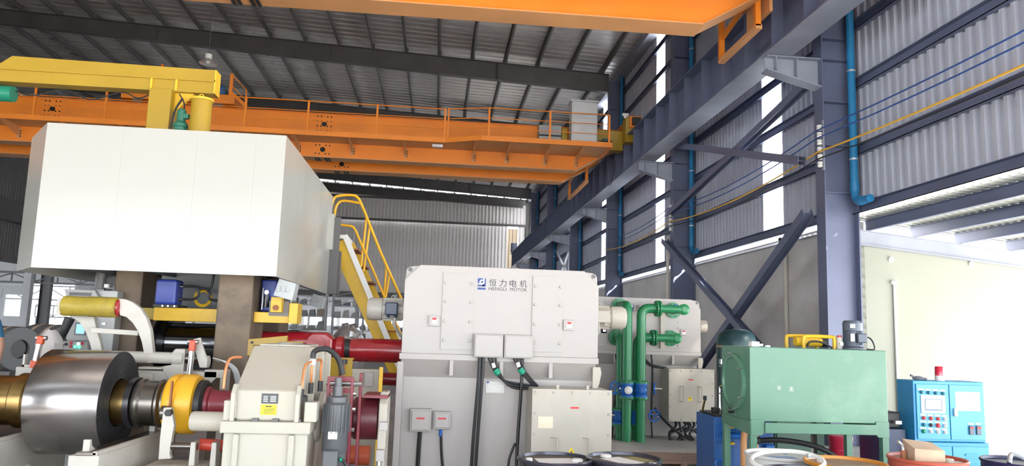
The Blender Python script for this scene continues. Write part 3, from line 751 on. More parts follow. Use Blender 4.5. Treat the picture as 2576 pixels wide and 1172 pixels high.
# access stair behind
STAIRY = 12.35
st = thing('access_stair', 'steep yellow steel stair with tubular handrails behind the motor', 'stair', (-.6, STAIRY, 0))
pt = lambda x, y, Y=STAIRY: at(x, y, Y=Y)
a = pt(848, 610); b = pt(985, 905)
dirv = (b - a).normalized(); foot = a + dirv*((0.05 - a.z)/dirv.z)
MB().bar(a, foot, .04, .24, (0,0,1)).build('stringer', YEL, st, .004)
a2 = a + Vector((.1, .75, .05)); f2 = foot + Vector((.1, .75, .05))
MB().bar(a2, f2, .04, .2, (0,0,1)).build('stringer', YEL, st, .004)
w1 = pt(868, 592); w2 = pt(975, 852); d2 = (w2 - w1).normalized()
wf_ = w1 + d2*((.3 - w1.z)/d2.z)
MB().bar(w1 + Vector((0,-.03,0)), wf_ + Vector((0,-.03,0)), .03, .085, (0,0,1)).build('white_edge_strip', WHITE, st, label='white painted edge strip of the stair')
wl = pt(828, 592); MB().box(wl.x-.3, w1.x+.04, STAIRY-.06, STAIRY+.75, w1.z-.06, w1.z).build('landing', WHITE, st)
n = 12
for k in range(n):
    p = a + (foot - a)*((k+.6)/n); MB().box(p.x+.02, p.x+.26, STAIRY+.03, STAIRY+.74, p.z+.05, p.z+.075).build('tread', RUST, st)
def rail(pxs, Y, r=.022, name='handrail'): return MB().tube([pt(x, y, Y) for x, y in pxs], r, 8, seg=5).build(name, YELR, st)
rail([(830, 590), (832, 530), (840, 500), (855, 492), (885, 491), (900, 497), (912, 520), (930, 565), (960, 640), (1010, 752), (1060, 862)], STAIRY+.0)
rail([(838, 587), (843, 530), (852, 510), (868, 505), (906, 511)], STAIRY+.75)
rail([(842, 564), (870, 567), (890, 573), (905, 605), (930, 660), (965, 742), (1010, 845)], STAIRY+.0, .02, 'mid_rail')
for (x0, y0, x1, y1) in ((922, 545, 908, 672), (930, 570, 915, 682), (972, 668, 966, 750), (980, 690, 970, 748)):
    rail([(x0, y0), ((x0+x1)/2, (y0+y1)/2), (x1, y1)], STAIRY+.01, .02, 'baluster')
MB().box(a.x-.35, a.x+.02, STAIRY+.1, STAIRY+.7, a.z-.12, a.z-.02).build('landing_frame', YEL, st)
MB().box(HX1+.02, HX1+.16, 11.8, 11.9, 2.33, 3.0).build('dark_post', STEEL, st)
MB().box(a.x-.32, a.x-.24, STAIRY+.2, STAIRY+.28, a.z-.5, a.z-.12).build('support_bracket', YEL, st)
# ------------------------------------------------------------------ the two large motors
MW = mat('motor_cream', (.395,.365,.35), .42, 0, .07, 1.5, dirt=(.40,.36,.31), damt=.35, dscale=3.5)
MW2 = mat('motor_cream_dirty', (.455,.42,.36), .5, 0, .1, 2.5, dirt=(.40,.35,.27), damt=.55, dscale=4)
BOLT = mat('bolt_cream', (.42,.39,.36), .4, 0, .05, 5)
LOGOB = mat('logo_blue', (.02,.06,.25), .5, 0, 0); LOGOK = mat('logo_grey', (.03,.03,.035), .5, 0, 0); REDP = mat('red_print', (.6,.03,.03), .5, 0, 0)
PLATE = mat('name_plate', (.30,.29,.28), .35, .5, .2, 30); YSIGN = mat('sign_yellow', (.85,.65,.02), .5, 0, 0)
LABELW = mat('label_white', (.8,.8,.78), .6, 0, .05); PAPER = mat('paper_cream', (.75,.66,.50), .8, 0, .1, 10)
CABLE = mat('cable_black', (.012,.012,.014), .45, 0, .1, 5); GTAPE = mat('green_tape', (.0,.25,.14), .5, 0, 0)
FANM = mat('fan_motor_grey', (.42,.40,.36), .42, 0, .08, 6); BLUEBOX = mat('navy_box', (.012,.025,.07), .35, 0, .1, 5)

def bolts(parent, pts, r=.013, h=.012, m=None, axis=(0,-1,0), name='bolt'):
    src = None
    for p in pts:
        if src is None:
            src = MB().lathe(p, axis, [(r,0),(r,h*.6),(r*.7,h)], 8).build(name, m or BOLT, parent); off = W[src] - Vector(p)
        else: inst(src, parent, Vector(p) + off)

def logo(parent, x, y, z):
    """x,z = lower left of the blue square; face at y"""
    y -= .003
    s = .092
    q = MB()
    q.box(x, x+s*.66, y, y+.003, z+s*.42, z+s); q.box(x, x+s, y, y+.003, z, z+s*.19); q.prism([(x+s*.85, z+s*.19), (x+s, z+s*.19), (x+s, z+s), (x+s*.85, z+s)], 'y', y, y+.003)
    q.box(x+s*.6, x+s*.85, y, y+.003, z+s*.05, z+s*.3)
    lg = q.build('logo', LOGOB, parent)
    r = MB().lathe((x+s*.52, y, z+s*.55), (0,-1,0), [(s*.30,0),(s*.30,.0015)], 24).build('logo_ring', LABELW, lg)
    MB().lathe((x+s*.52, y-.0015, z+s*.55), (0,-1,0), [(s*.15,0),(s*.15,.0015)], 20).build('logo_dot', LOGOB, lg)
    MB().box(x+s*.68, x+s*.82, y-.0016, y, z+s*.55, z+s).build('logo_stem', LABELW, lg)
    MB().box(x, x+s, y, y+.003, z-.036, z-.014).build('logo_bar', LOGOB, lg)
    for k, ch in enumerate('恒力电机'):
        t = MB(); text_mb(t, ch, (x+.13+(.1165*k), y+.001, z+.006), .082, width=.082); t.build('lettering', LOGOK, parent)
    t = MB(); text_mb(t, 'HENGLI', (x+.128, y+.001, z-.040), .036, width=.20); t.build('lettering', LOGOK, parent)
    t = MB(); text_mb(t, 'MOTOR', (x+.372, y+.001, z-.040), .036, width=.19); t.build('lettering', LOGOK, parent)

def fan(parent, x, y, z, d, m, L=.40, r=.125, box=None, cable=True):
    """small blower motor on a housing side: axis x, direction d"""
    f = MB(); f.lathe((x, y, z), (d,0,0), [(r*1.12,0),(r*1.12,.03),(r*.88,.03),(r*.88,L*.62),(r,L*.62),(r*1.02,L*.92),(r*.86,L)], 24)
    o = f.build('blower_motor', m, parent)
    fin = MB()
    for k in range(14):
        a = 2*PI*k/14; c, s = math.cos(a), math.sin(a)
        fin.bar((x+d*.04, y+c*r*.93, z+s*r*.93), (x+d*L*.6, y+c*r*.93, z+s*r*.93), .008, .03, (0, c, s))
    q = fin.build('cooling_fins', m, o)
    b = MB().box(x+d*L*.2, x+d*L*.52, y-r-.07, y-r+.02, z-.07, z+.08).build('terminal_box', box or m, o, .012)
    MB().cyl((x+d*L*.26, y-r-.02, z-.1), (x+d*L*.26, y-r-.02, z-.07), .02, n=8).build('cable_gland', box or m, b)
    MB().cyl((x+d*L*.44, y-r-.02, z-.1), (x+d*L*.44, y-r-.02, z-.07), .02, n=8).build('cable_gland', box or m, b)
    MB().torus((x+d*L*.35, y, z+r+.015), (0,1,0), .02, .006, 10, 5).build('eye_bolt', m, o)
    if cable: MB().tube([(x+d*L*.26, y-r-.02, z-.1), (x+d*L*.25, y-r-.02, z-.2), (x+d*.04, y-.05, z-.32)], .018, 8, seg=5).build('conduit', FANM, o)
    return o

def big_motor(label, dx, dy, panels):
    X0, X1, Y0, Y1 = -.365+dx, 1.852+dx, 8.5+dy, 10.2+dy
    t = thing('large_motor', label, 'motor', ((X0+X1)/2, (Y0+Y1)/2, 0), 'large cream motors')
    zs, zt, c = 1.565, 2.555, .17
    up = MB().prism([(X0, zs), (X1, zs), (X1, zt-c), (X1-c, zt), (X0+c, zt), (X0, zt-c)], 'y', Y0, Y1).build('upper_housing', MW, t, .006)
    lo = MB().box(X0+.0, X1-.02, Y0+.16, Y1-.1, 0, 1.50).build('lower_housing', MW, t, .006)
    MB().box(X0-.02, X1+.01, Y0-.01, Y1+.01, 1.50, 1.565).build('joint_flange', MW, t, .004)
    MB().prism([(Y0+.0, 1.50), (Y0+.16, 1.50), (Y0+.16, 1.30)], 'x', X0, X1-.02).build('flange_slope', MW, t)
    for X in (X0+.56, X0+1.12, X0+1.68): MB().box(X-.022, X+.022, Y0+.0, Y0+.16, 1.33, 1.50).build('flange_rib', MW, t, .004)
    MB().box(X0-.04, X0+.03, Y0+.02, Y0+.14, 0, 1.47).build('end_post', MW, t, .006)
    lug = MB(); lug.prism([(X1-.06, 1.47), (X1+.03, 1.47), (X1+.045, 1.40), (X1+.02, 1.28), (X1+.0, 1.22), (X1-.06, 1.22)], 'y', Y0-.02, Y0+.02)
    lug.build('end_lug', MW2, t, .01)
    for X, s in ((X0, 1), (X1, -1)):
        l = MB(); l.prism([(X+s*.005, zt-c-.02), (X+s*.01, zt-.06), (X+s*.03, zt-.03), (X+s*.07, zt-.015), (X+s*c, zt-.005)], 'y', Y0+.05, Y0+.09); lg = l.build('lifting_lug', MW, t, .008)
        MB().cyl((X+s*.055, Y0+.045, zt-.055), (X+s*.055, Y0+.051, zt-.055), .025, n=14).build('lug_hole', STEEL, lg)
    logo(t, X0+.82, Y0, 2.335)
    if panels:
        for a, zofs in ((.43, .0), (1.45, -.0)):
            pn = MB().box(X0+a, X0+a+.35, Y0-.016, Y0-.006, 1.62, 2.48).build('access_panel', MW, t, .002); MB().box(X0+a-.004, X0+a+.354, Y0-.006, Y0+.001, 1.616, 2.484).build('panel_seam', FANM, pn)  # darker rim behind each panel, drawn in as its seam line
            bolts(pn, [(X0+a+u, Y0-.016, z) for u in (.03, .32) for z in (1.72, 1.93, 2.15, 2.36)], .017, .018)
    for px in (.285, 1.81):
        b = MB().box(X0+px, X0+px+.125, Y0-.03, Y0, 1.87, 1.99).build('push_button_box', MW, t, .006)
        MB().box(X0+px+.035, X0+px+.095, Y0-.04, Y0-.03, 1.90, 1.96).build('button_plate', GALV, b)
        MB().box(X0+px+.04, X0+px+.09, Y0-.042, Y0-.04, 1.94, 1.965).build('red_label', REDP, b)
    return t, X0, X1, Y0, Y1

m1, X0, X1, Y0, Y1 = big_motor('large cream motor at the centre with four Chinese characters and bolted panels', 0, 0, True)
fan(m1, X0, 9.25, 2.06, -1, FANM, .46, .135, BLUEBOX)
fan(m1, X1, 9.25, 2.05, 1, MW2, .50, .14)
# two junction boxes below the panels
for a in (.80, 1.135):
    b = MB().box(X0+a, X0+a+.325, Y0-.10, Y0, 1.545, 1.80).build('junction_box', MW, m1, .008)
    MB().box(X0+a+.012, X0+a+.313, Y0-.11, Y0-.10, 1.557, 1.788).build('box_lid', MW, b, .006)
    bolts(b, [(X0+a+u, Y0-.11, z) for u in (.025, .30) for z in (1.575, 1.77)], .008, .006)
fy = Y0 + .16
npz = MB().box(.598, .81, fy-.008, fy, 1.14, 1.27).build('name_plate', PLATE, m1)
q = MB()
for k in range(6): q.box(.615, .79, fy-.0095, fy-.008, 1.155+.017*k, 1.162+.017*k)
q.build('plate_print', LABELW, npz, kind='stuff'); MB().box(.605, .635, fy-.0095, fy-.008, 1.25, 1.267).build('plate_logo', LOGOB, npz)
for (x0, x1, z0, z1) in ((-.24, .0, .705, .955), (.02, .215, .735, .93)):
    b = MB().box(x0, x1, fy-.09, fy, z0, z1).build('wall_junction_box', MW, m1, .012)
    MB().box(x0+.02, x1-.02, fy-.105, fy-.09, z0+.02, z1-.02).build('box_lid', MW, b, .012)
    xm = (x0+x1)/2; MB().box(xm-.045, xm+.045, fy-.107, fy-.105, (z0+z1)/2+.015, (z0+z1)/2+.033).build('red_label', REDP, b)
    bolts(b, [(x, fy-.106, z) for x in (x0+.015, x1-.015) for z in (z0+.015, z1-.015)], .006, .006)
def cab(pts, r, label, m=CABLE, group='motor cables', seg=5):
    return tag(MB().tube(pts, r, 8, seg=seg).build('power_cable', m), label, 'cable', group)
cab([(-.12, fy-.05, .705), (-.125, fy-.05, .5), (-.13, fy-.05, .25), (-.13, fy-.05, 0)], .024, 'thick black cable below the left wall box on the central motor')
cab([(.11, fy-.05, .735), (.13, fy-.05, .45), (.17, fy-.05, .2), (.2, fy-.05, 0)], .015, 'thin black cable below the right wall box on the central motor')
tag(MB().cyl((.107, fy-.05, .66), (.11, fy-.05, .735), .018, n=8).build('cable_tape', mat('blue_tape', (.02,.12,.5), .5, 0, 0)), 'blue tape wrapped on thin cable below the wall box', 'tape')
yj = Y0 - .05
cab([(.505, yj, 1.545), (.50, yj, 1.3), (.465, yj, .6), (.45, yj, 0)], .019, 'left of two black cables hanging from the left junction box')
cab([(.545, yj, 1.545), (.54, yj, 1.3), (.51, yj, .6), (.495, yj, 0)], .019, 'right of two black cables hanging from the left junction box')
cab([(.985, yj, 1.545), (.98, yj, 1.2), (.955, yj, .6), (.95, yj, 0)], .019, 'single black cable hanging from the right junction box')
for k in range(3):
    d = .025*k
    cab([(.60+d*1.6, yj-.02, 1.55), (.66+d, yj-.02, 1.42), (.78+d, yj-.01, 1.30-d), (1.0, yj+.03, 1.255-d), (1.17, yj+.04, 1.243)], .013, '%s black lead sweeping from left junction box to terminal box' % ('upper', 'middle', 'lower')[k])
    cab([(.88+d*1.6, yj-.03, 1.55), (.95+d, yj-.03, 1.43), (1.03+d, yj-.02, 1.33), (1.12+d, yj+.02, 1.243)], .012, '%s black lead dropping from right junction box to terminal box' % ('left', 'middle', 'right')[k])
    for (x, z) in ((.685+d, 1.395), (.97+d, 1.40)):
        pass
cab([(.93, yj, .62), (.87, yj, .45), (.87, yj, .3), (.95, yj, .2)], .014, 'looped black cable beside the single cable near the drum')
for i, (x, z, n) in enumerate(((.70, 1.385, 'left'), (.975, 1.40, 'right'))):
    tag(MB().cyl((x-.02, yj-.035, z+.03), (x+.02, yj-.035, z-.02), .035, n=10).build('cable_tape', GTAPE), 'green tape on the %s bundle of black leads' % n, 'tape', 'green tapes')
    tag(MB().cyl((x-.05, yj-.035, z+.10), (x-.03, yj-.035, z+.05), .022, n=10).build('cable_sleeve', WHITE), 'white sleeve on the %s bundle of black leads' % n, 'sleeve', 'white sleeves')

def term_box(label, x0, x1, y0, y1, z0, z1, m, note, zp, flip=1):
    t = thing('terminal_box', label, 'terminal box', ((x0+x1)/2, (y0+y1)/2, z0), 'terminal boxes')
    MB().box(x0, x1, y0+.02, y1, z0, z1).build('body', m, t, .006)
    MB().box(x0-.005, x1+.005, y0, y0+.02, z0-.005, z1+.005).build('cover', m, t, .004)
    pts = [(x0+.03 + (x1-x0-.06)*k/4, y0, z1-.03) for k in range(5)] + [(x0+.03 + (x1-x0-.06)*k/4, y0, z0+.03) for k in range(5)]
    pts += [(x, y0, z0+.03 + (z1-z0-.06)*k/4) for x in (x0+.03, x1-.03) for k in range(1, 4)]
    bolts(t, pts, .014, .012)
    for u in (.31, .71):
        X = x0 + (x1-x0)*u; z = zp
        h = MB(); h.tube([(X-.06*flip, y0, z+.135), (X, y0-.05, z+.135), (X, y0-.05, z-.135), (X-.06*flip, y0, z-.135)], .009, 8); h.build('handle', m, t)
    xm = x0 + (x1-x0)*note[0]; MB().box(xm-.045, xm+.045, y0-.004, y0, z0+(z1-z0)*note[1]-.009, z0+(z1-z0)*note[1]+.009).build('red_label', REDP, t)
    a = x0 + (x1-x0)*note[2]; b = z0 + (z1-z0)*note[3]
    s = MB().prism([(a-.05, b), (a+.05, b), (a, b+.085)], 'y', y0-.004, y0).build('warning_sign', YSIGN, t)
    MB().prism([(a+.004, b+.06), (a-.014, b+.032), (a, b+.034), (a-.008, b+.008), (a+.016, b+.042), (a+.003, b+.04)], 'y', y0-.006, y0-.004).build('bolt_symbol', LOGOK, s)
    return t
tb1 = term_box('cream terminal box with two handles in front of central motor', 1.066, 1.925, 8.1, 8.62, .30, 1.235, MW2, (.53, .80, .50, .27), .60)
MB().box(1.13, 1.29, 8.096, 8.1, .83, .95).build('paper_label', PAPER, tb1)
for X in (1.35, 1.68): MB().cb((X, 8.2, 1.255), .03, .03, .05).build('lug', MW2, tb1)
MB().box(1.1, 1.9, 8.15, 8.6, 0, .29).build('pedestal', MW2, tb1)

# spindle drive between motor and mill
SPR = mat('spindle_red', (.36,.012,.02), .28, 0, .25, 3, dirt=(.05,.01,.01), damt=.6, dscale=3, coat=.3)
sp = thing('drive_spindle', 'glossy red drive spindle with universal joint left of central motor', 'drive shaft', (-1.2, 9.4, 1.4))
MB().lathe((-.375, 9.4, 1.56), (-1,0,0), [(.142,0),(.142,.60),(.132,.62),(.132,.64)], 32).build('coupling_sleeve', SPR, sp)
MB().cyl((-1.0, 9.4, 1.57), (-1.1, 9.4, 1.58), .115, n=24).build('black_seal', DARK, sp)
MB().lathe((-1.08, 9.4, 1.57), (-1,0,0), [(.11,0),(.15,.03),(.15,.10),(.10,.16)], 24).build('flange_yoke', SPR, sp)
uj = MB(); uj.prism([(-1.22, 1.45), (-1.22, 1.70), (-1.30, 1.76), (-1.48, 1.76), (-1.55, 1.70), (-1.55, 1.5), (-1.45, 1.42)], 'y', 9.28, 9.52); uj.build('joint_yoke', SPR, sp, .03)
MB().cyl((-1.42, 9.24, 1.62), (-1.42, 9.56, 1.62), .105, n=24).build('joint_cross', SPR, sp)
MB().lathe((-1.5, 9.4, 1.64), (-1,0,.01), [(.12,0),(.12,.25),(.105,.28),(.105,.6)], 24).build('shaft_tube', SPR, sp)
MB().lathe((-1.3, 9.7, 1.2), (-1,0,0), [(.13,0),(.13,.4),(.10,.45),(.10,.8)], 24).build('lower_shaft', SPR, sp)
MB().cyl((-.41, 9.7, 1.2), (-1.3, 9.7, 1.2), .08, n=20).build('lower_link', SPR, sp)

# rear motor with water pipes
m2, A0, A1, B0, B1 = big_motor('cream rear motor at right with green water pipes on its front', 3.155, 5.4, False)
fan(m2, A1, 14.7, 2.07, 1, MW2, .40, .13)
for (x0, x1) in ((A0+.12, A0+.40), (A1-.78, A1-.42)):
    pl = MB().box(x0, x1, B0-.03, B0, 1.63, 2.50).build('cooler_plate', MW, m2, .004)
    bolts(pl, [(x, B0-.03, 1.68 + .11*k) for x in (x0+.03, x1-.03) for k in range(8)], .012, .012)
MB().box(A1-.80, A1-.72, B0-.07, B0, 1.62, 2.47).build('cooler_rail', MW2, m2)
MB().box(A1-.66, A1-.50, B0-.06, B0-.03, 2.38, 2.43).build('cooler_clip', MW, m2)
tb2 = term_box('cream terminal box with warning sign beside green pipes, cables hanging below', 4.235, 5.075, 13.4, 13.9, .345, 1.27, MW2, (.48, .80, .46, .40), .83)
GP = mat('pipe_green', (.02,.22,.085), .33, 0, .12, 3, dirt=(.02,.12,.05), damt=.4)
VB = mat('valve_blue', (.01,.13,.48), .35, 0, .1, 5)
def flange(parent, c, axis, r, m=GP, bolts_=8):
    f = MB().lathe(c, axis, [(r,-.015),(r,.015)], 28).build('flange', m, parent, .003)
    a = Vector(axis).normalized(); e1 = a.cross(Vector((0,0,1))); e1 = e1.normalized() if e1.length > .1 else Vector((1,0,0)); e2 = a.cross(e1)
    b = MB()
    for k in range(bolts_):
        q = Vector(c) + e1*(math.cos(2*PI*(k+.5)/bolts_)*r*.82) + e2*(math.sin(2*PI*(k+.5)/bolts_)*r*.82)
        b.cyl(q - a*.035, q + a*.035, .013, n=6)
    b.build('flange_bolts', m, f, kind='stuff')
def elbow(p, q, r_, corner, n=6):
    """path from p to q rounding the corner with radius r_"""
    p, q, c = Vector(p), Vector(q), Vector(corner)
    a = (p - c).normalized(); b = (q - c).normalized()
    s = c + a*r_; e = c + b*r_
    return [p] + [s*(1-t)**2 + c*2*t*(1-t) + e*t*t for t in [k/n for k in range(n+1)]] + [q]
PR = .085
def pipe_thing(label, x, y, ztop, xf, zf, front):
    t = thing('water_pipe', label, 'pipe', (x, y, 0), 'green cooling water pipes')
    yf = B0 - .03
    if front is None:       # rises and bends back into the cooler
        pth = elbow((x, y, 0), (x, yf, zf), .12, (x, y, zf))
        MB().tube(pth, PR, 16).build('riser', GP, t); flange(t, (x, yf-.02, zf), (0,1,0), .15)
    else:                   # rises, bends right, then back
        p1 = elbow((x, y, 0), (x+.25, y, zf), .16, (x, y, zf)); MB().tube(p1, PR, 16).build('riser', GP, t)
        MB().tube(elbow((x+.25, y, zf), (xf, yf, zf), .11, (xf, y, zf)), .07, 16).build('branch', GP, t)
        flange(t, (x+.28, y, zf), (1,0,0), .145); flange(t, (x+.33, y, zf), (1,0,0), .145); flange(t, (xf, yf-.02, zf), (0,1,0), .15)
        MB().lathe((xf, y-.04, zf), (0,-1,0), [(.10,-.06),(.10,0),(.05,.03)], 18).build('blank_cap', GP, t)
    return t
def wheel(parent, c, axis, R=.105):
    w = MB().torus(c, axis, R, .014, 24, 6).build('hand_wheel', VB, parent)
    a = Vector(axis).normalized(); e1 = a.cross(Vector((0,0,1))).normalized(); e2 = a.cross(e1); s = MB(); c = Vector(c)
    for k in range(3): s.bar(c, c + (e1*math.cos(PI/2+2*PI*k/3) + e2*math.sin(PI/2+2*PI*k/3))*R, .02, .012, a)
    s.build('wheel_spokes', VB, w); MB().cyl(c - a*.02, c + a*.14, .014, n=8).build('valve_stem', CHROME, w)
def valve(x, y, z, label, wdir, wx):
    t = thing('gate_valve', label, 'valve', (x, y, z-.1), 'blue valves on the green pipes')
    MB().lathe((x, y, z), (0,0,1), [(.13,-.12),(.13,-.09),(.10,-.09),(.115,-.03),(.115,.03),(.10,.09),(.13,.09),(.13,.12)], 22).build('body', VB, t)
    for zz in (-.135, .135): flange(t, (x, y, z+zz), (0,0,1), .14)
    MB().lathe((x, y-.10, z), (0,-1,0), [(.07,0),(.07,.03),(.04,.05)], 16).build('bonnet', WHITE if 'white-capped' in label else VB, t)
    wheel(t, (x+wx, y-.02, z+.03), wdir)
    return t
fx = lambda px, py, Y: at(px, py, Y=Y)
YP = 13.25
xa = fx(1577, 950, YP).x; xa2 = fx(1561, 950, YP+.25).x; xb = fx(1612, 950, YP).x; xb2 = fx(1602, 950, YP+.25).x
pa = pipe_thing('front left green water pipe bending back into motor top', xa, YP, 0, 0, fx(1562, 770, 13.8).z, None)
pb = pipe_thing('rear left green water pipe bending back into motor middle', xa2, YP+.25, 0, 0, fx(1552, 848, 13.8).z, None)
pc = pipe_thing('front right green water pipe with top branch to cooler', xb, YP, 0, fx(1700, 778, 13.7).x, fx(1650, 776, YP).z, True)
pd = pipe_thing('rear right green water pipe with lower branch to cooler', xb2, YP+.25, 0, fx(1692, 850, 13.7).x, fx(1660, 850, YP+.25).z, True)
for x, z, y, n in ((fx(1562, 752, 13.7).x, 2.42, 13.75, 'left'), (fx(1700, 760, 13.7).x, 2.40, 13.75, 'right')):
    tag(MB().cb((x, y-.06, z), .07, .06, .09).build('blue_thermostat', VB, None, .008), 'small blue sensor cap above the %s upper green flange' % n, 'sensor', 'blue sensor caps')
zv = fx(1570, 980, YP).z; zv2 = fx(1560, 1052, YP).z
valve(xa, YP, zv, 'upper left white-capped blue gate valve with wheel at left', (.5,-1,0), -.22)
valve(xb, YP, zv, 'upper right blue gate valve with wheel at right side', (1,-.25,0), .24)
valve(xa2-.02, YP+.25, zv2, 'lower left blue gate valve on rear green pipe', (1,-.3,0), -.2)
valve(xb2, YP+.25, zv2, 'lower right blue gate valve with wheel turned to camera', (.25,-1,0), .32)
# black cables between the pipes and below the terminal box
random.seed(3)
for k, (x, lab) in enumerate(((3.35, 'black cable hanging between the two green pipe pairs, left one'), (3.42, 'black cable hanging between the two green pipe pairs, right one'))):
    cab([(x, 13.8, 1.5), (x+.02, 13.75, 1.1), (x-.04, 13.7, .6), (x-.08, 13.7, 0)], .02, lab)
cab([(4.02, 13.8, 1.5), (4.03, 13.75, 1.2), (4.0, 13.7, .5), (4.02, 13.7, 0)], .018, 'black cable hanging right of the green pipes')
for k in range(2):
    cab([(3.78+.06*k, 13.8, 1.5), (3.9+.05*k, 13.75, 1.36), (4.05, 13.72, 1.28+.03*k), (4.28, 13.72, 1.275)], .016, '%s lead looping into the rear terminal box' % ('left', 'right')[k])
cab([(4.05, 13.68, .55), (4.2, 13.62, .35), (4.45, 13.5, .12), (4.65, 13.45, .02)], .02, 'black cable running diagonally to the floor near rear box')
for k in range(9):
    x = 4.42 + .065*k; e = x + random.uniform(-.22, .22)
    cab([(x, 13.65, .36), (x + random.uniform(-.09, .09), 13.6, .24), (e, 13.58, .12), (e + random.uniform(-.1, .15), 13.5, .0)], .024, 'black cable under the rear terminal box, %s from left' % ('first','second','third','fourth','fifth','sixth','seventh','eighth','ninth')[k], group='cables under the rear terminal box')
# ------------------------------------------------------------------ coiler in front of the mill
GBX = mat('gearbox_cream', (.455,.43,.365), .42, 0, .06, 2, dirt=(.48,.42,.30), damt=.4, dscale=3.5)
OFFW = mat('machine_white', (.50,.475,.43), .45, 0, .08, 3, dirt=(.35,.31,.26), damt=.45, dscale=5)
COILS = mat('strip_steel', (.36,.345,.345), .22, 1.0, .03, 3)
COILF = mat('coil_edge', (.045,.047,.054), .45, .4, .15, 6, bump=.25, bscale=60)
BRASS = mat('brass', (.33,.22,.085), .30, 1.0, .35, 4, dirt=(.10,.07,.04), damt=.6, dscale=5)
DSTEEL = mat('dark_machined', (.17,.155,.14), .30, .95, .3, 5)
AY, AZ = 7.2, 1.095
# coil of strip
co = thing('strip_coil', 'large dark grey steel strip coil on the mandrel, lower left', 'coil', (-3.35, AY, .62))
R0 = .455
MB().lathe((-3.40, AY, AZ), (1,0,0), [(.22,.0),(R0-.004,0),(R0,.006),(R0,.594),(R0-.004,.60)], 96, cap=False).build('wound_strip', COILS, co)
face = MB()
for k in range(26):
    r0 = .21 + (R0-.214)*k/26; r1 = .21 + (R0-.214)*(k+1)/26; h = .60 + (.003 if k % 2 else -.001)
    face.lathe((-3.40, AY, AZ), (1,0,0), [(r0,h-.004),(r0,h),(r1,h),(r1,h-.004)], 72, cap=False)
face.build('coil_end', COILF, co, kind='stuff')
# mandrel and drive shaft
md = thing('coiler_mandrel', 'brass and dark steel coiler mandrel with yellow ring and maroon coupling', 'shaft', (-2.9, AY, .8))
L = lambda x0, prof, n, m, nm='', **k: MB().lathe((x0, AY, AZ), (1,0,0), prof, n).build(nm, m, md, **k)
L(-4.6, [(.20,0),(.20,1.96)], 48, BRASS, 'mandrel_sleeve')
L(-3.93, [(.235,0),(.24,.02),(.24,.05),(.215,.08),(.215,.28),(.24,.30),(.24,.40),(.225,.42)], 48, BRASS, 'left_collar')
L(-2.65, [(.17,0),(.205,.02),(.215,.05),(.215,.07),(.20,.09),(.20,.20),(.215,.22),(.215,.24),(.19,.26),(.19,.30)], 56, DSTEEL, 'bearing_shell')
L(-2.69, [(.225,0),(.225,.05)], 48, BLACK, 'seal_ring')
L(-2.36, [(.15,0),(.235,.0),(.255,.02),(.265,.06),(.265,.085),(.25,.09),(.25,.115),(.265,.12),(.265,.22),(.25,.25),(.20,.26)], 64, YELR, 'yellow_ring')
L(-2.11, [(.20,0),(.215,.01),(.215,.06),(.19,.08)], 48, DARK, 'black_flange')
L(-2.04, [(.165,0),(.155,.04),(.135,.05),(.135,.07),(.128,.08),(.128,.36)], 48, mat('maroon_paint', (.22,.02,.035), .4, 0, .15, 4), 'coupling')
MB().box(-2.27, -2.255, 6.9, 6.93, AZ-.2, AZ+.22).build('ring_seam', RUST, md)

# gearbox
gb = thing('gearbox', 'cream cast gearbox with sloped lid and yellow label plate', 'gearbox', (-1.33, 7.2, 0))
GY0, GY1 = 6.36, 8.05
MB().box(-1.66, -.995, GY0+.03, GY1, 0, .955).build('lower_case', GBX, gb, .012)
MB().box(-1.685, -.975, GY0, GY1+.03, .955, 1.05).build('split_flange', GBX, gb, .008)
lidp = [(6.42, 1.05), (6.42, 1.29), (6.95, 1.64), (7.6, 1.64), (8.0, 1.30), (8.0, 1.05)]
MB().prism(lidp, 'x', -1.605, -1.075).build('lid', GBX, gb, .015)
for X in (-1.655, -.985): 
    for y in (GY0+.04, GY1-.2): MB().cb((X if X > -1.2 else X+.03, y+.06, 1.13), .1, .14, .16).build('lid_lug', GBX, gb, .008)
for X in (-1.60, -1.09): MB().prism([(6.40, 1.05), (6.36, 1.05), (6.36, 1.27), (6.42, 1.34), (6.50, 1.345)], 'x', X-.018, X+.018).build('front_rib', GBX, gb, .006)
for X in (-1.555, -1.12): MB().cb((X, GY0+.02, .80), .05, .05, .30).build('lower_rib', GBX, gb, .01)
for X in (-1.60, -1.42, -1.26, -1.08): MB().cb((X, GY0+.04, 1.062), .05, .05, .022).build('flange_bolt', STEEL, gb)
for X in (-1.6, -1.06): MB().lathe((X, 6.46, 1.21), (0,0,1), [(.035,0),(.035,.04),(.025,.05)], 6).build('lid_bolt', DARK, gb)
# label plates
np = MB().box(-1.385, -1.255, 6.412, 6.42, 1.19, 1.27).build('name_plate', mat('plate_dark', (.06,.065,.07), .4, .3), gb)
q = MB()
for k in range(4): q.box(-1.37, -1.335, 6.410, 6.412, 1.205+.013*k, 1.211+.013*k); q.box(-1.315, -1.27, 6.410, 6.412, 1.205+.013*k, 1.211+.013*k)
q.build('plate_print', LABELW, np, kind='stuff')
yp = MB().box(-1.387, -1.262, 6.412, 6.42, 1.10, 1.182).build('caution_plate', YSIGN, gb)
q = MB(); q.box(-1.35, -1.30, 6.410, 6.412, 1.163, 1.172)
for k in range(5): q.box(-1.36, -1.275, 6.410, 6.412, 1.11+.01*k, 1.113+.01*k)
q.build('plate_print', LOGOK, yp, kind='stuff')
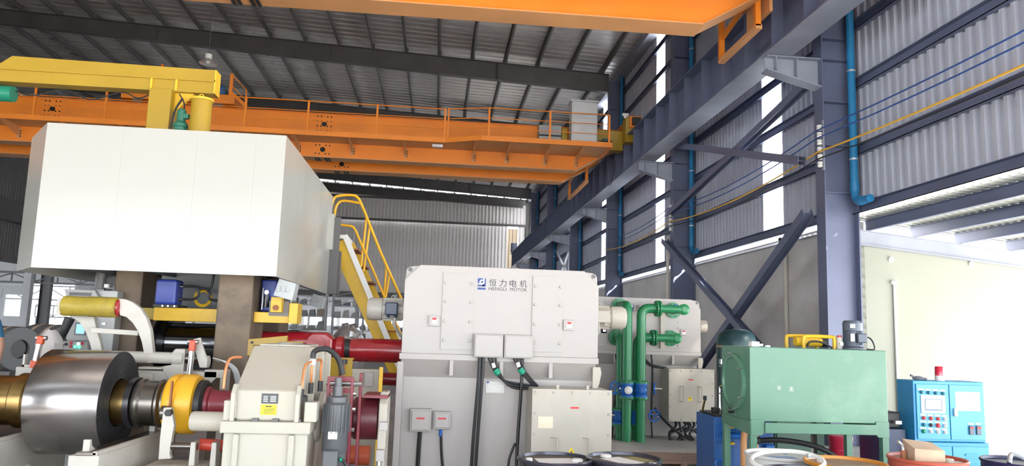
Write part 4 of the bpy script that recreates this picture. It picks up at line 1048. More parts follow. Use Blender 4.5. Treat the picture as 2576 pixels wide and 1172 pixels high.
# side ribs and bearing housings on the right flank
for y in (6.75, 7.2, 7.7): MB().prism([(y-.02, 1.05), (y+.02, 1.05), (y+.02, 1.6), (y-.02, 1.5)], 'x', -1.08, -1.02).build('side_rib', GBX, gb, .008)
for y, r in ((6.86, .17), (7.2, .23), (7.75, .20)):
    MB().lathe((-1.02, y, 1.0), (1,0,0), [(r,0),(r,.04),(r*.82,.07),(r*.55,.08)], 32).build('bearing_cover', GBX, gb)
MB().lathe((-1.34, 7.25, 1.64), (0,0,1), [(.13,0),(.13,.015),(.10,.03)], 24).build('inspection_cover', GALV, gb)
MB().box(-1.56, -1.12, 7.0, 7.5, 1.64, 1.655).build('inspection_plate', GBX, gb, .004)
COPPER = mat('copper_pipe', (.60,.22,.08), .35, .3, .15, 6)
bo = MB().lathe((-1.03, 6.62, 1.50), (0,0,1), [(.03,0),(.035,.03),(.03,.05),(.015,.06)], 10).build('oil_manifold', GALV, gb)
for pts in ([(-1.03,6.6,1.53),(-1.07,6.52,1.50),(-1.075,6.46,1.40),(-1.075,6.44,1.30)], [(-1.03,6.6,1.51),(-1.03,6.60,1.42),(-1.03,6.62,1.35)], [(-1.01,6.62,1.53),(-.97,6.7,1.54),(-.97,6.72,1.45),(-.97,6.74,1.36)]):
    MB().tube(pts, .011, 8, seg=4).build('oil_pipe', COPPER, gb)
MB().tube([(-1.62,6.6,1.55),(-1.68,6.5,1.54),(-1.70,6.46,1.45),(-1.70,6.44,1.30)], .012, 8, seg=4).build('oil_pipe', COPPER, gb)
for x, y, z in ((-1.075,6.44,1.27), (-1.03,6.62,1.31), (-.97,6.74,1.32)): MB().cyl((x, y, z-.05), (x, y, z+.04), .022, n=10).build('hose_fitting', DARK, gb)
MB().tube([(-1.03,6.62,1.56),(-1.02,6.62,1.61),(-.97,6.62,1.635),(-.90,6.64,1.63),(-.82,6.68,1.55),(-.78,6.7,1.42)], .024, 10, seg=5).build('rubber_hose', DARK, gb)
MB().tube([(-1.03,6.62,1.54),(-1.03,6.62,1.60),(-1.0,6.62,1.632)], .018, 8, seg=3).build('brass_elbow', BRASS, gb)
# yellow bracket behind the gearbox
yb = thing('yellow_guard', 'yellow slotted guard bracket just behind the cream gearbox', 'guard', (-1.5, 8.3, 0))
a = at(626, 853, Y=8.25); b = at(775, 850, Y=8.25)
g = MB(); g.prism([(a.x, a.z-.17), (a.x, a.z+.0), (a.x+.4, a.z+.05), (a.x+.4, a.z-.06), (a.x+.06, a.z-.06), (a.x+.06, a.z-.17)], 'y', 8.22, 8.28); g.build('plate', YEL2, yb, .004)
MB().box(a.x+.02, a.x+.06, 8.24, 8.28, 0, a.z-.1).build('support_leg', YEL, yb); MB().box(a.x+.40, b.x-.05, 8.22, 8.28, a.z-.09, a.z-.01).build('plate', YEL2, yb, .004)
for X in (a.x+.03, b.x-.1): MB().box(X, X+.025, 8.21, 8.22, a.z-.045, a.z-.02).build('slot', DARK, yb)

# stub cylinder left of gearbox
sc_ = thing('push_cylinder', 'short cream cylinder sticking out of the gearbox left side', 'cylinder', (-1.85, 6.62, .93))
MB().lathe((-1.67, 6.62, 1.015), (-1,0,0), [(.08,0),(.08,.30),(.072,.315),(.05,.315)], 32).build('barrel', GBX, sc_)

# coupling and drum brake to the right of the gearbox
MAR = mat('dark_maroon', (.10,.012,.02), .4, 0, .2, 5); BRK = mat('brake_red', (.20,.015,.03), .42, 0, .2, 6)
ds = thing('brake_shaft', 'black input shaft with dark maroon brake drum right of gearbox', 'shaft', (-.75, AY, .8))
MB().cyl((-1.02, AY, 1.0), (-.84, AY, 1.0), .105, n=32).build('shaft', BLACK, ds)
MB().cyl((-.84, AY, 1.0), (-.80, AY, 1.0), .20, n=36).build('brake_disc', DARK, ds)
MB().lathe((-.70, AY, 1.0), (1,0,0), [(.10,-.1),(.19,0),(.19,.21),(.15,.22),(.15,.26)], 36).build('brake_drum', MAR, ds)
pd_ = thing('bearing_pedestal', 'narrow cream bearing pedestal between brake drum and central motor', 'pedestal', (-.42, AY, 0))
MB().prism([(AY-.25, 0), (AY+.25, 0), (AY+.22, 1.15), (AY+.1, 1.25), (AY-.1, 1.25), (AY-.22, 1.15)], 'x', -.475, -.40).build('pedestal_body', MW2, pd_, .01)
MB().box(-.46, -.385, AY-.30, AY-.24, .93, 1.0).build('strap_plate', MW, pd_, .004)
vb_ = MB().box(-.475, -.40, AY-.30, AY-.23, .66, .76).build('small_box', MW, pd_, .006); MB().cyl((-.44, AY-.28, .55), (-.45, AY-.27, .66), .022, n=8).build('cable_gland', CHROME, pd_)
bk = thing('drum_brake', 'red drum brake frame holding the grey ribbed thruster', 'brake', (-.78, 6.9, 0))
for X in (-.90, -.70):
    MB().prism([(6.72, 0), (6.78, 0), (6.82, 1.0), (6.80, 1.38), (6.74, 1.40), (6.72, 1.0)], 'x', X-.012, X+.012).build('side_arm', BRK, bk, .004)
MB().box(-.66, -.635, 6.95, 7.02, .3, 1.42).build('side_arm', BRK, bk, .004)
for z in (1.38, 1.28, .62, .45): MB().box(-.90, -.70, 6.74, 6.78, z-.02, z+.02).build('cross_link', BRK, bk)
MB().cyl((-.92, 6.76, 1.34), (-.62, 6.76, 1.34), .022, n=10).build('hinge_pin', CHROME, bk)
MB().box(-.62, -.40, 7.0, 7.4, 1.20, 1.225).build('brake_guard', BRK, bk)
for z in (1.25, 1.12, .95): MB().cyl((-.69, 6.76, z), (-.66, 6.76, z), .018, n=6).build('nut', CHROME, bk)
TGREY = mat('thruster_grey', (.10,.105,.115), .38, .2, .12, 5)
th = thing('brake_thruster', 'dark grey ribbed electro-hydraulic brake thruster standing upright', 'actuator', (-.80, 6.62, .55))
tx, ty = -.80, 6.60
MB().cyl((tx, ty, 1.22), (tx, ty, 1.40), .03, n=16).build('piston_rod', TGREY, th); MB().cyl((tx, ty, 1.24), (tx, ty, 1.33), .042, n=16).build('rod_sleeve', TGREY, th)
MB().lathe((tx, ty, .78), (0,0,1), [(.098,0),(.105,.02),(.105,.40),(.085,.42),(.085,.46),(.06,.47)], 28).build('housing', TGREY, th)
for k in range(18):
    a_ = 2*PI*k/18; MB().bar((tx+math.cos(a_)*.108, ty+math.sin(a_)*.108, .95), (tx+math.cos(a_)*.108, ty+math.sin(a_)*.108, 1.18), .007, .016, (math.cos(a_), math.sin(a_), 0)).build('cooling_rib', TGREY, th)
MB().box(tx-.075, tx+.05, ty-.16, ty-.05, .66, .82).build('terminal_box', TGREY, th, .012)
MB().lathe((tx, ty, .62), (0,0,1), [(.07,0),(.095,.03),(.098,.16)], 24).build('base', TGREY, th)
MB().box(tx-.045, tx+.03, ty-.113, ty-.107, .905, .965).build('blank_label', LABELW, th)
MB().tube([(tx+.05, ty-.1, .75), (tx+.10, ty-.1, .72), (tx+.12, ty-.1, .66), (tx+.05, ty-.1, .60), (tx, ty-.09, .5), (tx+.02, ty-.08, .2)], .014, 8, seg=4).build('supply_cable', CABLE, th)
MB().cyl((tx+.06, ty-.1, .742), (tx+.08, ty-.1, .735), .018, n=8).build('green_tape', GTAPE, th); MB().cyl((tx+.06, ty-.1, .61), (tx+.09, ty-.1, .635), .018, n=8).build('green_tape', GTAPE, th)
# things seen through the gap behind the brake
ob = thing('pump_unit', 'orange-red small pump under the brake drum', 'pump', (-.72, 8.1, .3))
MB().cyl((-.95, 8.1, .52), (-.62, 8.1, .52), .10, n=20).build('pump_body', mat('pump_orange', (.45,.08,.03), .45), ob); MB().cyl((-.8, 8.05, 0), (-.8, 8.05, .45), .06, n=12).build('pump_stand', STEEL, ob); MB().box(-.9, -.65, 8.0, 8.2, .2, .26).build('pump_foot', STEEL, ob)
gb2 = thing('rear_gear_case', 'second pale gear case glimpsed below the red spindle', 'gearbox', (-.85, 9.2, 0))
MB().box(-1.25, -.62, 8.85, 8.95, .0, 1.36).build('case_wall', MW2, gb2, .01)
for z in (1.25, .98): MB().box(-.78, -.68, 8.80, 8.85, z-.08, z+.08).build('cover_plate', MW, gb2, .004)
MB().box(-.95, -.78, 8.78, 8.85, .85, 1.08).build('lug_block', MW2, gb2, .01)
bp = thing('brown_post', 'slim brown stair post seen under the red spindle', 'post', (-.55, 8.6, 0)); MB().box(-.60, -.56, 8.58, 8.62, 0, 1.4).build('shaft', YEL, bp); MB().box(-.64, -.52, 8.54, 8.66, 0, .02).build('foot_plate', YEL, bp)
yv = at(862, 920, Y=8.3); yt = thing('yellow_valve_block', 'yellow plate with black knob beside the rubber hose', 'valve', (yv.x, 8.3, 0))
MB().box(yv.x-.14, yv.x+.10, 8.3, 8.34, yv.z-.14, yv.z+.07).build('plate', YEL2, yt); MB().box(yv.x-.15, yv.x+.11, 8.28, 8.36, yv.z+.07, yv.z+.085).build('plate_top', YEL2, yt); MB().cyl((yv.x, 8.28, yv.z+.02), (yv.x, 8.28, yv.z+.07), .05, n=14).build('knob', DARK, yt); MB().cyl((yv.x, 8.28, 0), (yv.x, 8.28, yv.z+.02), .028, n=10).build('rod', RUST, yt)

# ring lever stand
lv = thing('ring_lever', 'white lever stand gripping the yellow mandrel ring', 'lever', (-2.35, 6.75, .55))
P = lambda px, py, Y=6.72: at(px, py, Y=Y)
pts = [(413, 1025), (432, 1025), (440, 1070), (434, 1100), (428, 1140), (432, 1153), (400, 1155), (404, 1100)]
MB().prism([(P(x, y).x, P(x, y).z) for x, y in pts], 'y', 6.70, 6.76).build('lever_plate', OFFW, lv, .006)
c = P(428, 1037); MB().cyl((c.x, 6.66, c.z), (c.x, 6.72, c.z), .03, n=6).build('pivot_bolt', DARK, lv)
c2 = P(410, 1040, 6.8); MB().lathe((c2.x-.03, 6.86, c2.z), (1,0,0), [(.06,0),(.06,.05)], 24).build('cam_roller', DSTEEL, lv)
c = P(428, 1122); MB().cyl((c.x, 6.73, c.z), (c.x+.22, 6.73, c.z), .03, n=14).build('lever_shaft', DSTEEL, lv)
for dx in (.17, .34): MB().prism([(c.x+dx, .62), (c.x+dx+.05, .62), (c.x+dx+.045, c.z+.04), (c.x+dx+.005, c.z+.04)], 'y', 6.68, 6.8).build('shaft_bracket', OFFW, lv, .005)
MB().cyl((c.x+.20, 6.85, c.z+.0), (c.x+.40, 6.85, c.z-.01), .05, n=16).build('red_cylinder', mat('cylinder_red', (.5,.05,.03), .4), lv)
MB().box(c.x-.16, c.x+.32, 6.55, 6.95, .60, .645).build('base_plate', OFFW, lv, .004)
MB().box(c.x-.14, c.x+.30, 6.58, 6.92, 0, .60).build('base_box', OFFW, lv)
# beams under the coil
def slide(label, xa, xb, y0, y1, z, ang, pegs):
    t = thing('coil_car_beam', label, 'beam', ((xa+xb)/2, y0, 0), 'white beams under the coil')
    sh = ang*(y1-y0)
    def q(x0, x1, za, zb): 
        m = MB(); m.add([(x0,y0,za),(x1,y0,za),(x1+sh,y1,za),(x0+sh,y1,za),(x0,y0,zb),(x1,y0,zb),(x1+sh,y1,zb),(x0+sh,y1,zb)], [(3,2,1,0),(4,5,6,7),(0,1,5,4),(1,2,6,5),(2,3,7,6),(3,0,4,7)]); return m
    q(xa, xb, 0, z).build('box_beam', OFFW, t, .006); q(xa+.05, xb-.02, z, z+.025).build('slide_rail', DSTEEL, t, .004); q(xb-.045, xb-.015, z, z+.03).build('edge_strip', OFFW, t)
    for (u, w) in pegs:
        y = y0 + (y1-y0)*u; x = xa+.07+sh*u; MB().prism([(y, z), (y+.16, z), (y+.05, z+.06), (y+.03, z+.11), (y, z+.11)], 'x', x, x+.05).build('stop_peg', OFFW, t, .004)
    MB().cyl((xb+sh*.5-.01, y0+.6, z-.3), (xb+sh*.5+.03, y0+.6, z-.3), .05, n=14).build('hose_flange', OFFW, t)
    return t
slide('white box beam under the coil right side, with slide rail', -2.72, -2.50, 6.15, 7.5, .80, .06, ((.04, 1), (.9, 1)))
slide('white box beam at the lower left corner under the mandrel', -4.15, -3.52, 6.6, 7.9, .80, .0, ())
# snubber roll on curved arms behind the coil
SY = 8.0
sn = thing('snubber_roll', 'worn yellow polyurethane snubber roll on curved white arms', 'roller', (-3.1, SY, 1.4))
rl = MB().lathe((-3.735, SY, 1.955), (1,0,0), [(.085,0),(.102,.01),(.102,.08),(.099,.09),(.099,.24),(.103,.25),(.103,.51),(.08,.525)], 40).build('roll', mat('worn_yellow', (.40,.30,.035), .5, 0, .35, 5, dirt=(.16,.12,.04), damt=.8, dscale=5), sn)
MB().lathe((-3.205, SY, 1.955), (1,0,0), [(.09,0),(.09,.02),(.03,.03)], 28).build('roll_end', SPR, sn)
def arm(dx):
    pin = [(300,752),(316,752),(337,760),(356,775),(372,800),(382,830),(386,865),(389,890),(384,912),(374,912),(366,890),(360,860),(350,832),(337,812),(322,798),(305,793)]
    m = MB(); m.prism([(at(x, y, Y=SY).x+dx, at(x, y, Y=SY).z) for x, y in pin], 'y', SY-.04, SY+.04); return m.build('curved_arm', OFFW, sn, .006)
arm(.0)
def arm2():
    pin = [(185,797),(205,812),(222,840),(232,870),(236,892),(262,892),(256,860),(246,825),(240,797)]
    m = MB(); m.prism([(at(x, y, Y=SY+.25).x, at(x, y, Y=SY+.25).z) for x, y in pin], 'y', SY+.21, SY+.28); return m.build('curved_arm', OFFW, sn, .006)
arm2()
a = at(158, 790, Y=SY); MB().box(-3.78, -3.735, SY-.05, SY+.05, 1.86, 2.03).build('arm_cap', OFFW, sn, .006)
MB().cyl((-3.8, SY, 1.465), (-2.56, SY, 1.465), .058, n=24).build('pivot_tube', OFFW, sn)
a = at(232, 830, Y=SY+.1); b = at(350, 838, Y=SY+.1); MB().bar((a.x, SY+.1, a.z), (b.x, SY+.1, b.z-.0), .06, .05).build('cross_bar', OFFW, sn, .004)
cr_ = MB().lathe((-2.62, SY, 1.465), (1,0,0), [(.085,0),(.085,.10),(.07,.11)], 28).build('bearing_block', OFFW, sn)
MB().prism([(-2.60, 1.2), (-2.72, 1.38), (-2.62, 1.40), (-2.60, 1.56), (-2.50, 1.56), (-2.50, 1.2)], 'y', SY-.06, SY+.06).build('bearing_web', OFFW, sn, .006)
MB().cyl((-2.52, SY, 1.465), (-2.36, SY, 1.465), .05, n=20).build('shaft_end', DSTEEL, sn)
MB().lathe((-2.33, SY-.02, 1.44), (1,0,0), [(.06,0),(.06,.06),(.03,.07)], 20).build('crank_boss', OFFW, sn)
MB().prism([(-2.43, 1.66), (-2.36, 1.68), (-2.34, 1.62), (-2.27, 1.46), (-2.27, 1.38), (-2.34, 1.38), (-2.40, 1.55)], 'y', SY-.08, SY-.04).build('crank_arm', OFFW, sn, .006)
# support frame behind the yellow ring
sf = thing('snubber_support', 'off-white steel frame carrying the snubber roll pivot', 'frame', (-2.5, SY, 0))
MB().box(-2.96, -2.30, SY-.05, SY+.2, 1.15, 1.34).build('top_beam', OFFW, sf, .008); MB().box(-2.30, -2.08, SY-.05, SY+.1, 1.28, 1.36).build('end_beam', OFFW, sf, .006)
MB().box(-2.14, -2.08, SY-.05, SY+.1, 0, 1.28).build('leg', OFFW, sf, .006); MB().box(-2.75, -2.6, SY-.02, SY+.15, 0, 1.15).build('leg', OFFW, sf, .006)
MB().prism([(-2.30, 1.34), (-2.30, 1.15), (-2.18, 1.28), (-2.18, 1.34)], 'y', SY-.05, SY+.05).build('gusset', OFFW, sf)
MB().box(-2.92, -2.78, SY-.09, SY-.05, 1.13, 1.31).build('pad_plate', OFFW, sf, .004); MB().box(-2.92, -2.70, SY-.1, SY+.1, 1.355, 1.375).build('shim_plate', OFFW, sf)
MB().cyl((-2.63, SY-.055, 1.24), (-2.63, SY-.049, 1.24), .018, n=12).build('bore', DARK, sf)
MB().box(-2.3, -2.14, SY+.02, SY+.06, 1.0, 1.16).build('valve_cluster', DARK, sf, .01)
RED = mat('cylinder_orange_red', (.55,.07,.02), .38, 0, .1, 5)
def hcyl(label, base, tip, Y):
    t = thing('hydraulic_cylinder', label, 'cylinder', base, 'red hydraulic cylinders')
    b = Vector(base); p = Vector(tip); d = (p-b)
    MB().cyl(b, b + d*.22, .045, n=18).build('barrel', RED, t); MB().cyl(b + d*.22, b + d*.76, .028, n=16).build('rod', CHROME, t)
    MB().bar(b + d*.74, p, .06, .06).build('clevis', RED, t, .01); MB().cyl(p + Vector((-.05,0,-.02)), p + Vector((.05,0,-.02)), .022, n=12).build('pin', CHROME, t)
    MB().tube([b + d*.1 + Vector((.04,0,0)), b + d*.1 + Vector((.10,0,.01)), b + d*.1 + Vector((.15,0,-.05))], .008, 6, seg=3).build('oil_line', BRASS, t)
pb_ = at(474, 965, Y=7.85); pt_ = at(486, 855, Y=7.85); hcyl('red hydraulic cylinder with chrome rod right of the coil', pb_, pt_, 7.85)
pb_ = at(86, 925, Y=7.85); pt_ = at(105, 845, Y=7.85); hcyl('red hydraulic cylinder with chrome rod left of the coil', pb_, pt_, 7.85)
for k in range(4):
    tag(MB().tube([(-2.27+.01*k, 8.1+.02*k, 1.47-.01*k), (-2.15+.01*k, 8.12, 1.43), (-2.05+.015*k, 8.12, 1.32), (-2.0+.015*k, 8.12, 1.0), (-2.0+.02*k, 8.1, .4)], .009, 6, seg=4).build('clear_hose', GALV), 'thin clear hose %s of bundle beside the brown mill post' % ('first','second','third','fourth')[k], 'hose', 'clear hoses')
# left block by coil top
lb = thing('guide_block', 'small white bracket block left of the coil', 'block', (-4.05, 8.0, 1.2))
a = at(47, 922, Y=7.9); b = at(84, 952, Y=7.9); MB().box(a.x, b.x+.03, 7.85, 8.0, b.z, a.z).build('block', OFFW, lb, .006); MB().box(a.x+.03, a.x+.05, 7.9, 7.95, a.z, a.z+.12).build('pin', OFFW, lb); MB().box(a.x+.03, b.x+.1, 7.9, 7.96, a.z, a.z+.02).build('cap', OFFW, lb)
# ------------------------------------------------------------------ green tank group
GT = mat('tank_green', (.09,.225,.15), .32, 0, .08, 2, dirt=(.21,.34,.26), damt=.5, dscale=1.6)
TX0, TX1, TY0, TY1, TZ0, TZ1 = 3.262, 4.762, 7.6, 8.37, 1.0, 1.757
tk = thing('green_tank', 'green rectangular oil tank on legs with round side hatch', 'tank', (4.0, 8.0, 0))
MB().box(TX0, TX1, TY0, TY1, TZ0, TZ1).build('tank_body', GT, tk, .006)
for x0, x1, y in ((TX0, TX0+.145, TY0), (TX1-.145, TX1, TY0)):
    s = 1 if x0 < 4 else -1; o = x0 if s > 0 else x1
    MB().prism([(o, .86), (o+s*.12, .86), (o+s*.145, .89), (o+s*.145, 1.02), (o, 1.02)], 'y', y-.012, y+.02).build('corner_gusset', GT, tk, .003)
MB().box(TX0+.145, TX1-.145, TY0-.03, TY0+.02, .885, .985).build('front_channel', GT, tk, .004); MB().box(TX0+.145, TX1-.145, TY0-.035, TY0+.0, .975, .99).build('channel_lip', GT, tk)
MB().prism([(TY0, .86), (TY1, .90), (TY1, 1.0), (TY0, 1.0)], 'x', TX0-.005, TX0+.02).build('side_skirt', GT, tk, .003)
MB().box(TX1-.02, TX1, TY0, TY1, .88, 1.0).build('side_skirt', GT, tk)
for x in (TX0, TX1-.07):
    for y in (TY0, TY1-.07): MB().box(x, x+.07, y, y+.07, 0, 1.0).build('leg', GT, tk, .003)
hz, hy = 1.375, TY0+.40
ht_ = MB().lathe((TX0, hy, hz), (-1,0,0), [(.30,0),(.30,.03),(.285,.038),(.26,.038),(.25,.016),(.0,.016)], 40, cap=False).build('round_hatch', GT, tk)
for k in range(6):
    a = 2*PI*(k+.5)/6; c = (TX0-.01, hy+math.cos(a)*.30, hz+math.sin(a)*.30)
    MB().cyl(c, (TX0-.075, c[1], c[2]), .009, n=8).build('hatch_bolt', CHROME, ht_)
MB().cyl((TX0-.05, hy+.05, 1.06), (TX0, hy+.05, 1.06), .03, n=12).build('drain_plug', DARK, tk)
t_ = MB(); c = at(1955, 975, Y=TY0); text_mb(t_, '记', (c.x, TY0-.001, c.z-.02), .04); t_.build('chalk_mark', LABELW, tk)
t_ = MB(); c = at(1985, 978, Y=TY0); text_mb(t_, '太', (c.x, TY0-.001, c.z-.025), .05); t_.build('chalk_mark', LABELW, tk)
# things on the tank
am = thing('agitator_motor', 'dark grey vertical electric motor standing on the green tank', 'motor', (4.585, 7.95, TZ1))
AM = mat('slate_motor', (.085,.105,.14), .4, .1, .1, 6)
mx_, my_ = 4.585, 7.93
MB().lathe((mx_, my_, TZ1), (0,0,1), [(.125,0),(.125,.02),(.095,.035),(.09,.06),(.09,.20),(.10,.205),(.102,.29),(.085,.315),(.05,.318)], 28).build('motor_body', AM, am)
for k in range(20):
    a = 2*PI*k/20; MB().bar((mx_+math.cos(a)*.093, my_+math.sin(a)*.093, TZ1+.05), (mx_+math.cos(a)*.093, my_+math.sin(a)*.093, TZ1+.20), .006, .016, (math.cos(a), math.sin(a), 0)).build('cooling_rib', AM, am)
MB().box(mx_-.02, mx_+.085, my_-.15, my_-.08, TZ1+.075, TZ1+.175).build('terminal_box', AM, am, .01)
MB().box(mx_-.085, mx_-.03, my_-.108, my_-.098, TZ1+.235, TZ1+.275).build('name_plate', GALV, am); MB().box(mx_-.085, mx_-.04, my_-.112, my_-.10, TZ1+.09, TZ1+.17).build('rating_plate', GALV, am)
MB().tube([(mx_+.09, my_-.08, TZ1+.14), (mx_+.15, my_-.08, TZ1+.13), (mx_+.19, my_-.08, TZ1+.08), (mx_+.2, my_-.08, TZ1+.01), (mx_+.12, my_-.07, TZ1+.008)], .008, 6, seg=4).build('motor_cable', CABLE, am)
yr = thing('pump_cradle', 'yellow tubular cradle with pump lying on the green tank', 'pump', (4.2, 7.95, TZ1))
for dx, dy in ((0, 0), (-.09, .22)):
    MB().tube([(4.03+dx, 7.95+dy, TZ1), (4.03+dx, 7.95+dy, TZ1+.11), (4.07+dx, 7.95+dy, TZ1+.13), (4.34+dx, 7.95+dy, TZ1+.13), (4.38+dx, 7.95+dy, TZ1+.11), (4.38+dx, 7.95+dy, TZ1)], .02, 10, seg=3).build('tube_frame', YEL, yr)
MB().cyl((3.98, 8.05, TZ1+.07), (4.32, 8.05, TZ1+.07), .05, n=18).build('pump_body', YEL, yr); MB().cyl((4.28, 8.05, TZ1+.07), (4.34, 8.05, TZ1+.07), .055, n=18).build('pump_band', DARK, yr)
MB().tube([(4.05, 7.92, TZ1+.02), (4.08, 7.9, TZ1+.07), (4.2, 7.9, TZ1+.07), (4.33, 7.9, TZ1+.01)], .012, 6, seg=4).build('hose', CABLE, yr)
vs_ = thing('small_valve', 'small grey valve with red cap between pump and motor', 'valve', (4.44, 7.95, TZ1)); MB().cyl((4.44, 7.95, TZ1), (4.44, 7.95, TZ1+.13), .035, n=14).build('body', OFFW, vs_); MB().cyl((4.43, 7.93, TZ1+.13), (4.43, 7.93, TZ1+.15), .025, n=12).build('cap', mat('cap_red', (.5,.03,.03), .4), vs_); MB().cyl((4.44, 7.90, TZ1+.06), (4.44, 7.92, TZ1+.06), .02, n=12).build('dial', CHROME, vs_)
sb_ = thing('sensor_box', 'small white sensor box on the tank top left corner', 'box', (3.4, 7.7, TZ1)); MB().box(3.31, 3.40, 7.66, 7.74, TZ1, TZ1+.055).build('case', WHITE, sb_, .006); MB().cyl((3.40, 7.7, TZ1+.02), (3.45, 7.7, TZ1+.02), .014, n=8).build('plug', WHITE, sb_)
tag(MB().lathe((3.50, 7.7, TZ1), (0,0,1), [(.03,0),(.032,.01),(.025,.02),(.0,.022)], 14).build('tank_plug', WHITE), 'low white round plug on tank top beside the sensor box', 'plug')

# air receiver behind
ar = thing('air_receiver', 'dark blue-green vertical pressure vessel with domed top behind tank', 'tank', (5.05, 12.3, 0))
ARM = mat('vessel_teal', (.012,.045,.055), .38, .1, .15, 3)
MB().lathe((5.05, 12.3, .3), (0,0,1), [(.33,0),(.33,1.42),(.325,1.52),(.29,1.62),(.2,1.69),(.0,1.715)], 40).build('shell', ARM, ar)
MB().lathe((5.05, 12.3, 1.69), (0,0,1), [(.334,0),(.338,.02),(.334,.04)], 40, cap=False).build('weld_band', mat('band_tan', (.30,.22,.14), .6), ar)
for k in range(3):
    a = 2*PI*k/3 + .5; MB().cyl((5.05+math.cos(a)*.25, 12.3+math.sin(a)*.25, 0), (5.05+math.cos(a)*.25, 12.3+math.sin(a)*.25, .4), .04, n=10).build('leg', ARM, ar)
MB().box(4.70, 4.74, 12.1, 12.2, 1.42, 1.5).build('name_plate', GALV, ar)

# blue hydraulic unit
HU = mat('unit_blue', (.02,.10,.32), .38, 0, .12, 3)
hu = thing('hydraulic_unit', 'blue hydraulic power unit behind the green tank legs', 'hydraulic unit', (3.5, 8.8, 0))
MB().box(3.22, 3.92, 8.5, 9.1, .2, .94).build('reservoir', HU, hu, .006)
for x in (3.22, 3.85):
    for y in (8.5, 9.03): MB().box(x, x+.07, y, y+.07, 0, .2).build('foot', HU, hu)
MB().box(3.25, 3.9, 8.53, 9.07, .94, .965).build('top_plate', DARK, hu)
MB().box(3.216, 3.22, 8.58, 8.95, .22, .32).build('sump_window', WHITE, hu)
for k in range(4): MB().cb((3.33+.12*k, 8.75, .995), .08, .1, .06).build('valve_block', (DARK, CHROME, BLACK, CHROME)[k], hu, .008)
MB().cyl((3.37, 8.72, .96), (3.37, 8.72, 1.27), .012, n=8).build('gauge_pipe', CHROME, hu); g_ = MB().lathe((3.43, 8.66, 1.28), (.3,-1,0), [(.045,0),(.045,.03),(.03,.035)], 20).build('pressure_gauge', CHROME, hu)
MB().tube([(3.37, 8.72, 1.25), (3.38, 8.70, 1.28), (3.43, 8.69, 1.28)], .01, 6, seg=3).build('gauge_elbow', BRASS, hu)
MB().cyl((3.22, 8.9, .95), (3.24, 8.85, 1.12), .012, n=8).build('level_probe', BRASS, hu); MB().cyl((3.24, 8.85, 1.10), (3.24, 8.85, 1.15), .025, n=10).build('probe_cap', BLACK, hu)
rb_ = MB().lathe((3.40, 8.56, .97), (0,0,1), [(.03,0),(.045,.03),(.04,.09),(.045,.10),(.045,.20),(.02,.23)], 16).build('red_filter', mat('filter_red', (.5,.015,.03), .35), hu); MB().cyl((3.42, 8.54, .965), (3.42, 8.54, 1.0), .05, n=14).build('filter_seat', GALV, hu)
for z in (.83, .74): MB().cyl((3.28, 8.46, z), (3.55, 8.46, z), .035, n=14).build('hose_port', VB, hu)
for z in (.84, .66): MB().torus((3.38, 8.45, z), (0,0,1), .045, .014, 14, 6).build('brass_ring', YEL, hu)
for k, (x, z) in enumerate(((3.62, .80), (3.75, .78), (3.68, .62), (3.85, .62))): MB().cb((x, 8.46, z), .10, .07, .06).build('solenoid_valve', VB, hu, .008)
MB().torus((3.27, 8.47, .42), (0,1,0), .055, .012, 16, 6).build('blue_hand_ring', VB, hu)
oh = thing('orange_pipework', 'orange bent pipe frame under the green tank left side', 'pipe', (3.45, 8.2, 0))
MB().tube([(3.42, 8.15, 0), (3.42, 8.15, .74), (3.46, 8.15, .83), (3.56, 8.15, .86), (3.66, 8.15, .84)], .035, 10, seg=4).build('bent_pipe', ORANGE2, oh); MB().cyl((3.57, 8.15, .40), (3.57, 8.15, .85), .018, n=8).build('drop_pipe', ORANGE2, oh); MB().cyl((3.57, 8.15, .36), (3.57, 8.15, .41), .028, n=10).build('pipe_end', ORANGE2, oh)
bh = thing('black_hose', 'thick black rubber hose arching under the green tank', 'hose', (4.1, 8.0, .6)); MB().tube([(3.55, 8.1, .74), (3.8, 8.0, .76), (4.1, 7.9, .72), (4.3, 7.85, .62), (4.42, 7.85, .45)], .03, 10, seg=5).build('hose', CABLE, bh); MB().cyl((3.52, 8.1, .735), (3.58, 8.1, .742), .04, n=10).build('fitting', DARK, bh)
gc = thing('green_cabinet', 'dark green cabinet standing beyond the green tank legs', 'cabinet', (4.65, 9.6, 0)); GCM = mat('deep_green', (.03,.09,.06), .45); MB().box(4.38, 4.86, 9.45, 9.9, 0, 1.0).build('body', GCM, gc, .006); MB().box(4.40, 4.84, 9.435, 9.45, .05, .95).build('door', GCM, gc, .004)
pst = thing('green_post', 'dark green square post behind the tank between red pails', 'post', (5.15, 9.8, 0)); MB().box(5.10, 5.2, 9.75, 9.85, 0, 1.0).build('shaft', GCM, pst); MB().box(5.04, 5.26, 9.69, 9.91, 0, .02).build('foot', GCM, pst)
for x, y, n in ((5.02, 10.3, 'left'), (5.40, 9.7, 'right')):
    z = .36
    b = thing('paint_pail', '%s red and white pail on the floor behind the green tank' % n, 'pail', (x, y, 0), 'red pails'); PR_ = mat('pail_red', (.55,.02,.06), .35)
    MB().lathe((x, y, 0), (0,0,1), [(.12,0),(.135,.30)], 28).build('white_body', LABELW, b); MB().lathe((x, y, .30), (0,0,1), [(.137,0),(.145,.02),(.142,.22),(.15,.24),(.15,.30),(.14,.31)], 28).build('red_lid', PR_, b)
    MB().lathe((x, y, .42), (0,0,1), [(.149,0),(.152,.01),(.149,.02)], 28, cap=False).build('lid_ridge', PR_, b)

